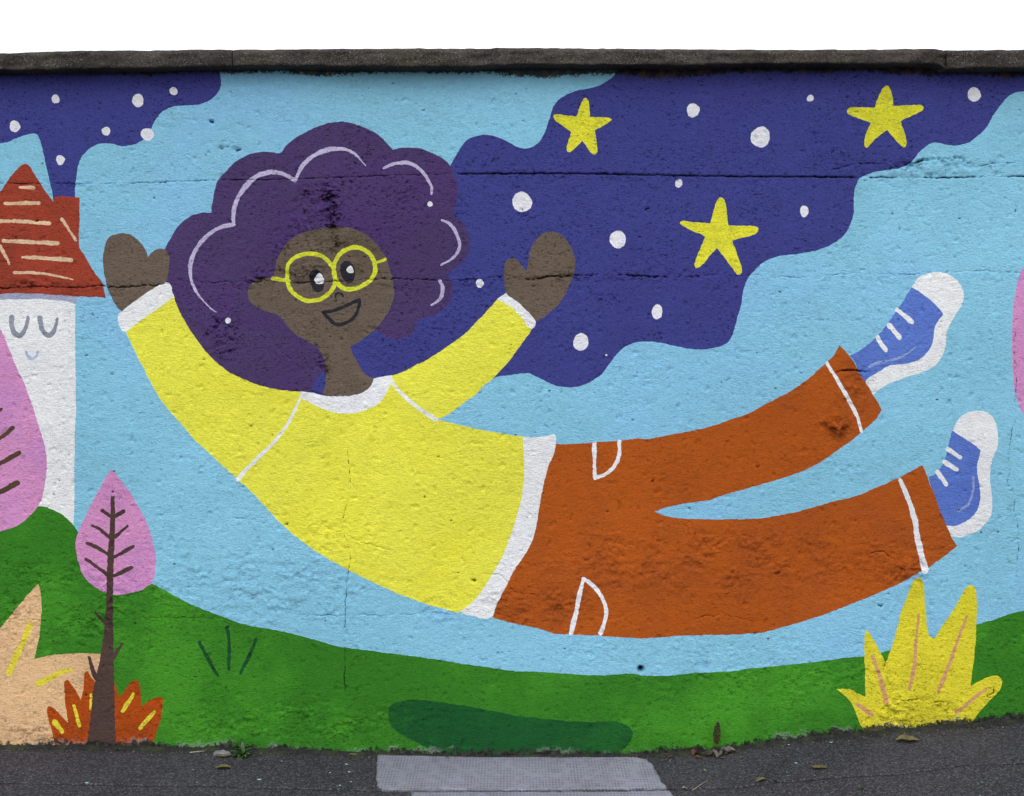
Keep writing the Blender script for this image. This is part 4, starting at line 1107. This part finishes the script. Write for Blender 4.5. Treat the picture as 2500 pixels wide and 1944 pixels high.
weed(1716, 1846, 10, .030, M_LEAFD, 'dark grass tuft left of the brown seed stalk', 12, (30, 85), .12)
weed(1768, 1842, 10, .028, M_LEAFD, 'dark grass tuft right of the brown seed stalk', 15, (20, 80), .12)
weed(1320, 1857, 5, .013, M_LEAFD, 'tiny grass sprig at the back edge of the pale slab', 16, (20, 80), .14)
weed(1893, 1912, 16, .011, M_LEAFD, 'small dark moss tuft in the pavement joint', 17, (25, 85), .5, group='weeds in the pavement')
weed(2104, 1930, 12, .012, M_LEAFD, 'dark moss tuft on the asphalt near the lower edge, right of centre', 18, (10, 60), .5, group='weeds in the pavement')
weed(2395, 1842, 6, .010, M_LEAFD, 'small moss tuft above the right end of the pavement joint', 19, (10, 60), .4, group='weeds in the pavement')

# ---------------------------------------------------------------- fallen leaves, straws, stone
def flat_leaf(u, v, L, wd, ang, mat, label, fold=.5, seed=1, lift=.002, ragged=.15, group=None):
    rnd = random.Random(seed)
    x, y, z = ground_at(u, v)
    vs, fs = [], []
    n = 9
    for i in range(n + 1):
        t = i / n
        ww = wd * .5 * math.sin(math.pi * (.04 + .93 * t)) ** .8
        zc = .0015 + .0022 * math.sin(t * 5 + seed)
        a, b = 1 + rnd.uniform(-ragged, ragged), 1 + rnd.uniform(-ragged, ragged)
        yy = .0012 * math.sin(t * 7 + seed)
        vs += [(L * (t - .5), yy - ww * a, zc + ww * fold + rnd.uniform(0, .0008)), (L * (t - .5), yy - ww * a * .5, zc + ww * fold * .3), (L * (t - .5), yy, zc),
               (L * (t - .5), yy + ww * b * .5, zc + ww * fold * .35), (L * (t - .5), yy + ww * b, zc + ww * fold * 1.1 + rnd.uniform(0, .0008))]
    for i in range(n):
        for j in range(4):
            a = i * 5 + j; fs.append((a, a + 5, a + 6, a + 1))
    o = link('fallen_leaf', mesh_np('fallen_leaf', np.array(vs), np.array(fs)), mat)
    o.location = (x, y, z + lift); o.rotation_euler = (0, -math.atan(float(ground(x + .1) - ground(x)) / .1), R(ang))
    return tag(o, label, 'leaf', group)
FL = 'fallen leaves on the pavement'
flat_leaf(545, 1849, .055, .022, 6, M_DRY, 'folded olive leaf in front of the grey stone, nearer the wall', .25, 2, .004, .1, FL)
flat_leaf(545, 1877, .052, .024, 4, M_DRY, 'folded olive leaf a hand below the grey stone, the farther from the wall', .25, 5, .004, .1, FL)
flat_leaf(2216, 1812, .076, .042, -8, M_DRY, 'curled khaki leaf below the yellow bush on the right', .5, 7, .004, .3, FL)
flat_leaf(2000, 1878, .054, .026, -38, M_DRY, 'narrow olive leaf just above the joint, left of the yellow bush', .4, 9, .003, .2, FL)
flat_leaf(1858, 1907, .036, .020, 8, M_DRY, 'small yellow leaf lying in the joint beside the moss tuft', .3, 11, .002, .3, FL)
flat_leaf(1812, 1852, .012, .010, 8, M_DRY, 'tiny yellow leaf scrap on the asphalt right of the dead leaf pile', .3, 12, .001, .2, FL)
flat_leaf(1672, 1926, .014, .011, 15, M_STRAW, 'pale round leaf scrap at the right corner of the slabs', .3, 13, .001, .2, FL)
flat_leaf(1722, 1882, .012, .006, -20, M_STRAW, 'pale seed husk on the asphalt above the straw', .3, 14, .001, .2, FL)
PL = 'dead leaves heaped at the foot of the seed stalk'
flat_leaf(1730, 1846, .042, .036, 20, M_DRY2, 'broad brown dead leaf at the foot of the seed stalk', .5, 21, .004, .35, PL)
flat_leaf(1752, 1849, .030, .034, 70, M_DRY4, 'upright greyish dead leaf in the middle of the heap', 1.2, 22, .004, .3, PL)
flat_leaf(1766, 1842, .032, .030, -30, M_DRY4, 'pale silvery dead leaf beside the stalk on its right', .9, 23, .006, .3, PL)
flat_leaf(1784, 1841, .040, .030, 8, M_DRY4, 'grey crumpled leaf at the right end of the heap', .8, 24, .004, .35, PL)
flat_leaf(1698, 1845, .030, .024, 40, M_DRY3, 'rusty red dead leaf left of the seed stalk', .9, 25, .004, .3, PL)
flat_leaf(1706, 1852, .020, .016, -15, M_DRY3, 'small rusty leaf scrap in front of the red one', .5, 26, .002, .3, PL)
flat_leaf(1765, 1853, .020, .010, 5, M_DRY2, 'narrow brown leaf scrap along the front of the heap', .5, 27, .002, .3, PL)
flat_leaf(1636, 1850, .020, .010, 0, M_DRY3, 'reddish leaf scrap at the wall foot above the slab corner', .5, 28, .002, .3, PL)
flat_leaf(1090, 1855, .022, .008, -25, M_DRY4, 'pale curled leaf scrap behind the back slab', .8, 29, .002, .3, FL)
flat_leaf(1552, 1851, .016, .010, -40, M_DRY3, 'small red leaf scrap at the right end of the back slab', .8, 30, .003, .3, FL)

def twig(u0, v0, u1, v1, r, mat, label, lift=.004):
    a = Vector(ground_at(u0, v0)); b = Vector(ground_at(u1, v1))
    d = b - a; L = d.length; n, k = 6, 6
    sd = d.cross(Vector((0, 0, 1))).normalized(); up = sd.cross(d).normalized()
    vs, fs = [], []
    for i in range(n + 1):
        t = i / n; p = d * t + Vector((0, 0, .0012 * math.sin(t * 4))) + sd * .0012 * math.sin(t * 5)
        rr = r * (1 - .45 * t)
        for j in range(k):
            q = 2 * math.pi * j / k; vs.append(tuple(p + sd * rr * math.cos(q) + up * rr * math.sin(q)))
    for i in range(n):
        for j in range(k):
            x = i * k + j; y = i * k + (j + 1) % k; fs.append((x, y, y + k, x + k))
    fs2 = [tuple(range(k))[::-1], tuple(range(n * k, n * k + k))]
    me = bpy.data.meshes.new('straw'); me.from_pydata(vs, [], [tuple(q) for q in fs] + fs2); me.update()
    for p in me.polygons: p.use_smooth = True
    o = link('straw', me, mat); o.location = a + Vector((0, 0, lift))
    return tag(o, label, 'straw', 'straws lying on the pavement')
twig(1690, 1932, 1730, 1906, .0011, M_STRAW, 'pale straw leaning across the joint right of the slabs', .003)
twig(463, 1840, 500, 1836, .0022, M_STRAW, 'thick pale straw beside the grey stone', .003)
twig(848, 1843, 884, 1845, .0011, M_STRAW, 'thin pale straw left of the back slab', .003)
twig(1492, 1874, 1510, 1862, .0008, M_STRAW, 'fine straw lying on the back slab', .009)
twig(1912, 1817, 1932, 1813, .0009, M_DRY2, 'thin brown twig at the wall foot left of the yellow bush', .003)

# grey stone lump
def lump(u, v, sx, sy, sz, mat, name, label, cat, seed):
    x, y, z = ground_at(u, v)
    nu_, nv_ = 28, 12
    vs, fs = [], []
    for i in range(nv_ + 1):
        ph = math.pi * .5 * i / nv_
        for j in range(nu_):
            a = 2 * math.pi * j / nu_
            p = np.array([math.cos(a) * math.cos(ph), math.sin(a) * math.cos(ph), math.sin(ph)])
            rr = 1 + .22 * float(vnoise(np.array(p[0] * 1.6 + seed), np.array(p[1] * 1.6 + p[2]), 401)) + .08 * float(vnoise(np.array(p[0] * 5 + seed), np.array(p[1] * 5 + p[2] * 3), 402))
            vs.append((p[0] * sx * rr, p[1] * sy * rr, p[2] ** .8 * sz * rr - .002 if p[2] > 0 else -.004))
    for i in range(nv_):
        for j in range(nu_):
            a = i * nu_ + j; b = i * nu_ + (j + 1) % nu_
            fs.append((a, b, b + nu_, a + nu_))
    o = link(name, mesh_np(name, np.array(vs), np.array(fs)), mat)
    o.location = (x, y, z)
    return tag(o, label, cat)
lump(541, 1842, .028, .016, .016, M_STONE, 'stone', 'flat grey stone wedged at the wall foot left of the leafy weed', 'stone', 2.0)

# loose grit and crumbs along the foot of the wall and in the joint: nobody could count them
def grit(name, n, fn, smin, smax, mats, seed, group_label):
    rnd = np.random.default_rng(seed)
    base = np.array([(1, 0, 0), (-.5, .87, 0), (-.5, -.87, 0), (.2, .1, .9)])
    tf = np.array([(0, 1, 3), (1, 2, 3), (2, 0, 3), (0, 2, 1)])
    V, Fc = [], []
    for i in range(n):
        x, y = fn(rnd)
        s = rnd.uniform(smin, smax) * (1 + 1.2 * (rnd.random() > .93))
        a = rnd.uniform(0, 6.28)
        q = base * [s, s * rnd.uniform(.5, 1), s * rnd.uniform(.4, .9)]
        q = q @ np.array([[math.cos(a), math.sin(a), 0], [-math.sin(a), math.cos(a), 0], [0, 0, 1]])
        V.append(q + [x, y, float(pave_z(np.array(x), np.array(y))) + .0005]); Fc.append(tf + 4 * i)
    o = link(name, mesh_np(name, np.concatenate(V), np.concatenate(Fc), False), mats)
    return tag(o, group_label, kind='stuff')
grit('grit', 2600, lambda r: (r.uniform(-2.2, 2.2), -abs(r.normal(0, .022)) - .004), .0006, .0020, M_GRIT, 5, 'pale grit and crumbs along the wall foot')
grit('dirt', 5200, lambda r: (r.uniform(-2.2, 2.2), -abs(r.normal(0, .012)) - .001), .0010, .0036, M_MOSS, 6, 'dark dirt and moss crumbs in the angle of wall and pavement')
grit('leaf_litter', 420, lambda r: (r.normal(wallx(1740), .055), -abs(r.normal(0, .022)) - .004), .0015, .0045, M_DRY2, 9, 'brown leaf crumbs round the seed stalk')
grit('pebbles', 260, lambda r: (r.uniform(-2.2, 2.2), -r.uniform(.03, .6)), .0006, .0016, M_GRIT, 7, 'fine pale pebbles scattered on the asphalt')
# drops of pale blue paint
for k, (u, v, s) in enumerate(((633, 1903, 5), (846, 1866, 4.2), (852, 1885, 3.6), (830, 1918, 2.8), (857, 1910, 2.4), (1926, 1819, 3), (2029, 1813, 4), (1943, 1864, 4), (212, 1912, 4.5), (835, 1842, 3), (1718, 1844, 3), (806, 1887, 2.6))):
    x, y, z = ground_at(u, v)
    r0 = s / PX * .95
    n = 12
    vs = [(0, 0, .0012)] + [(r0 * (1 + .2 * math.sin(3 * a + k)) * math.cos(a), r0 * .8 * (1 + .2 * math.cos(2 * a + k)) * math.sin(a), 0) for a in np.linspace(0, 2 * math.pi, n + 1)[:-1]]
    o = link('paint_drop', mesh_np('paint_drop', np.array(vs), np.array([(0, 1 + i, 1 + (i + 1) % n) for i in range(n)])), M_PAINTCHIP, pavement)
    o.location = (x, y, float(pave_z(np.array(x), np.array(y))) + .0012)
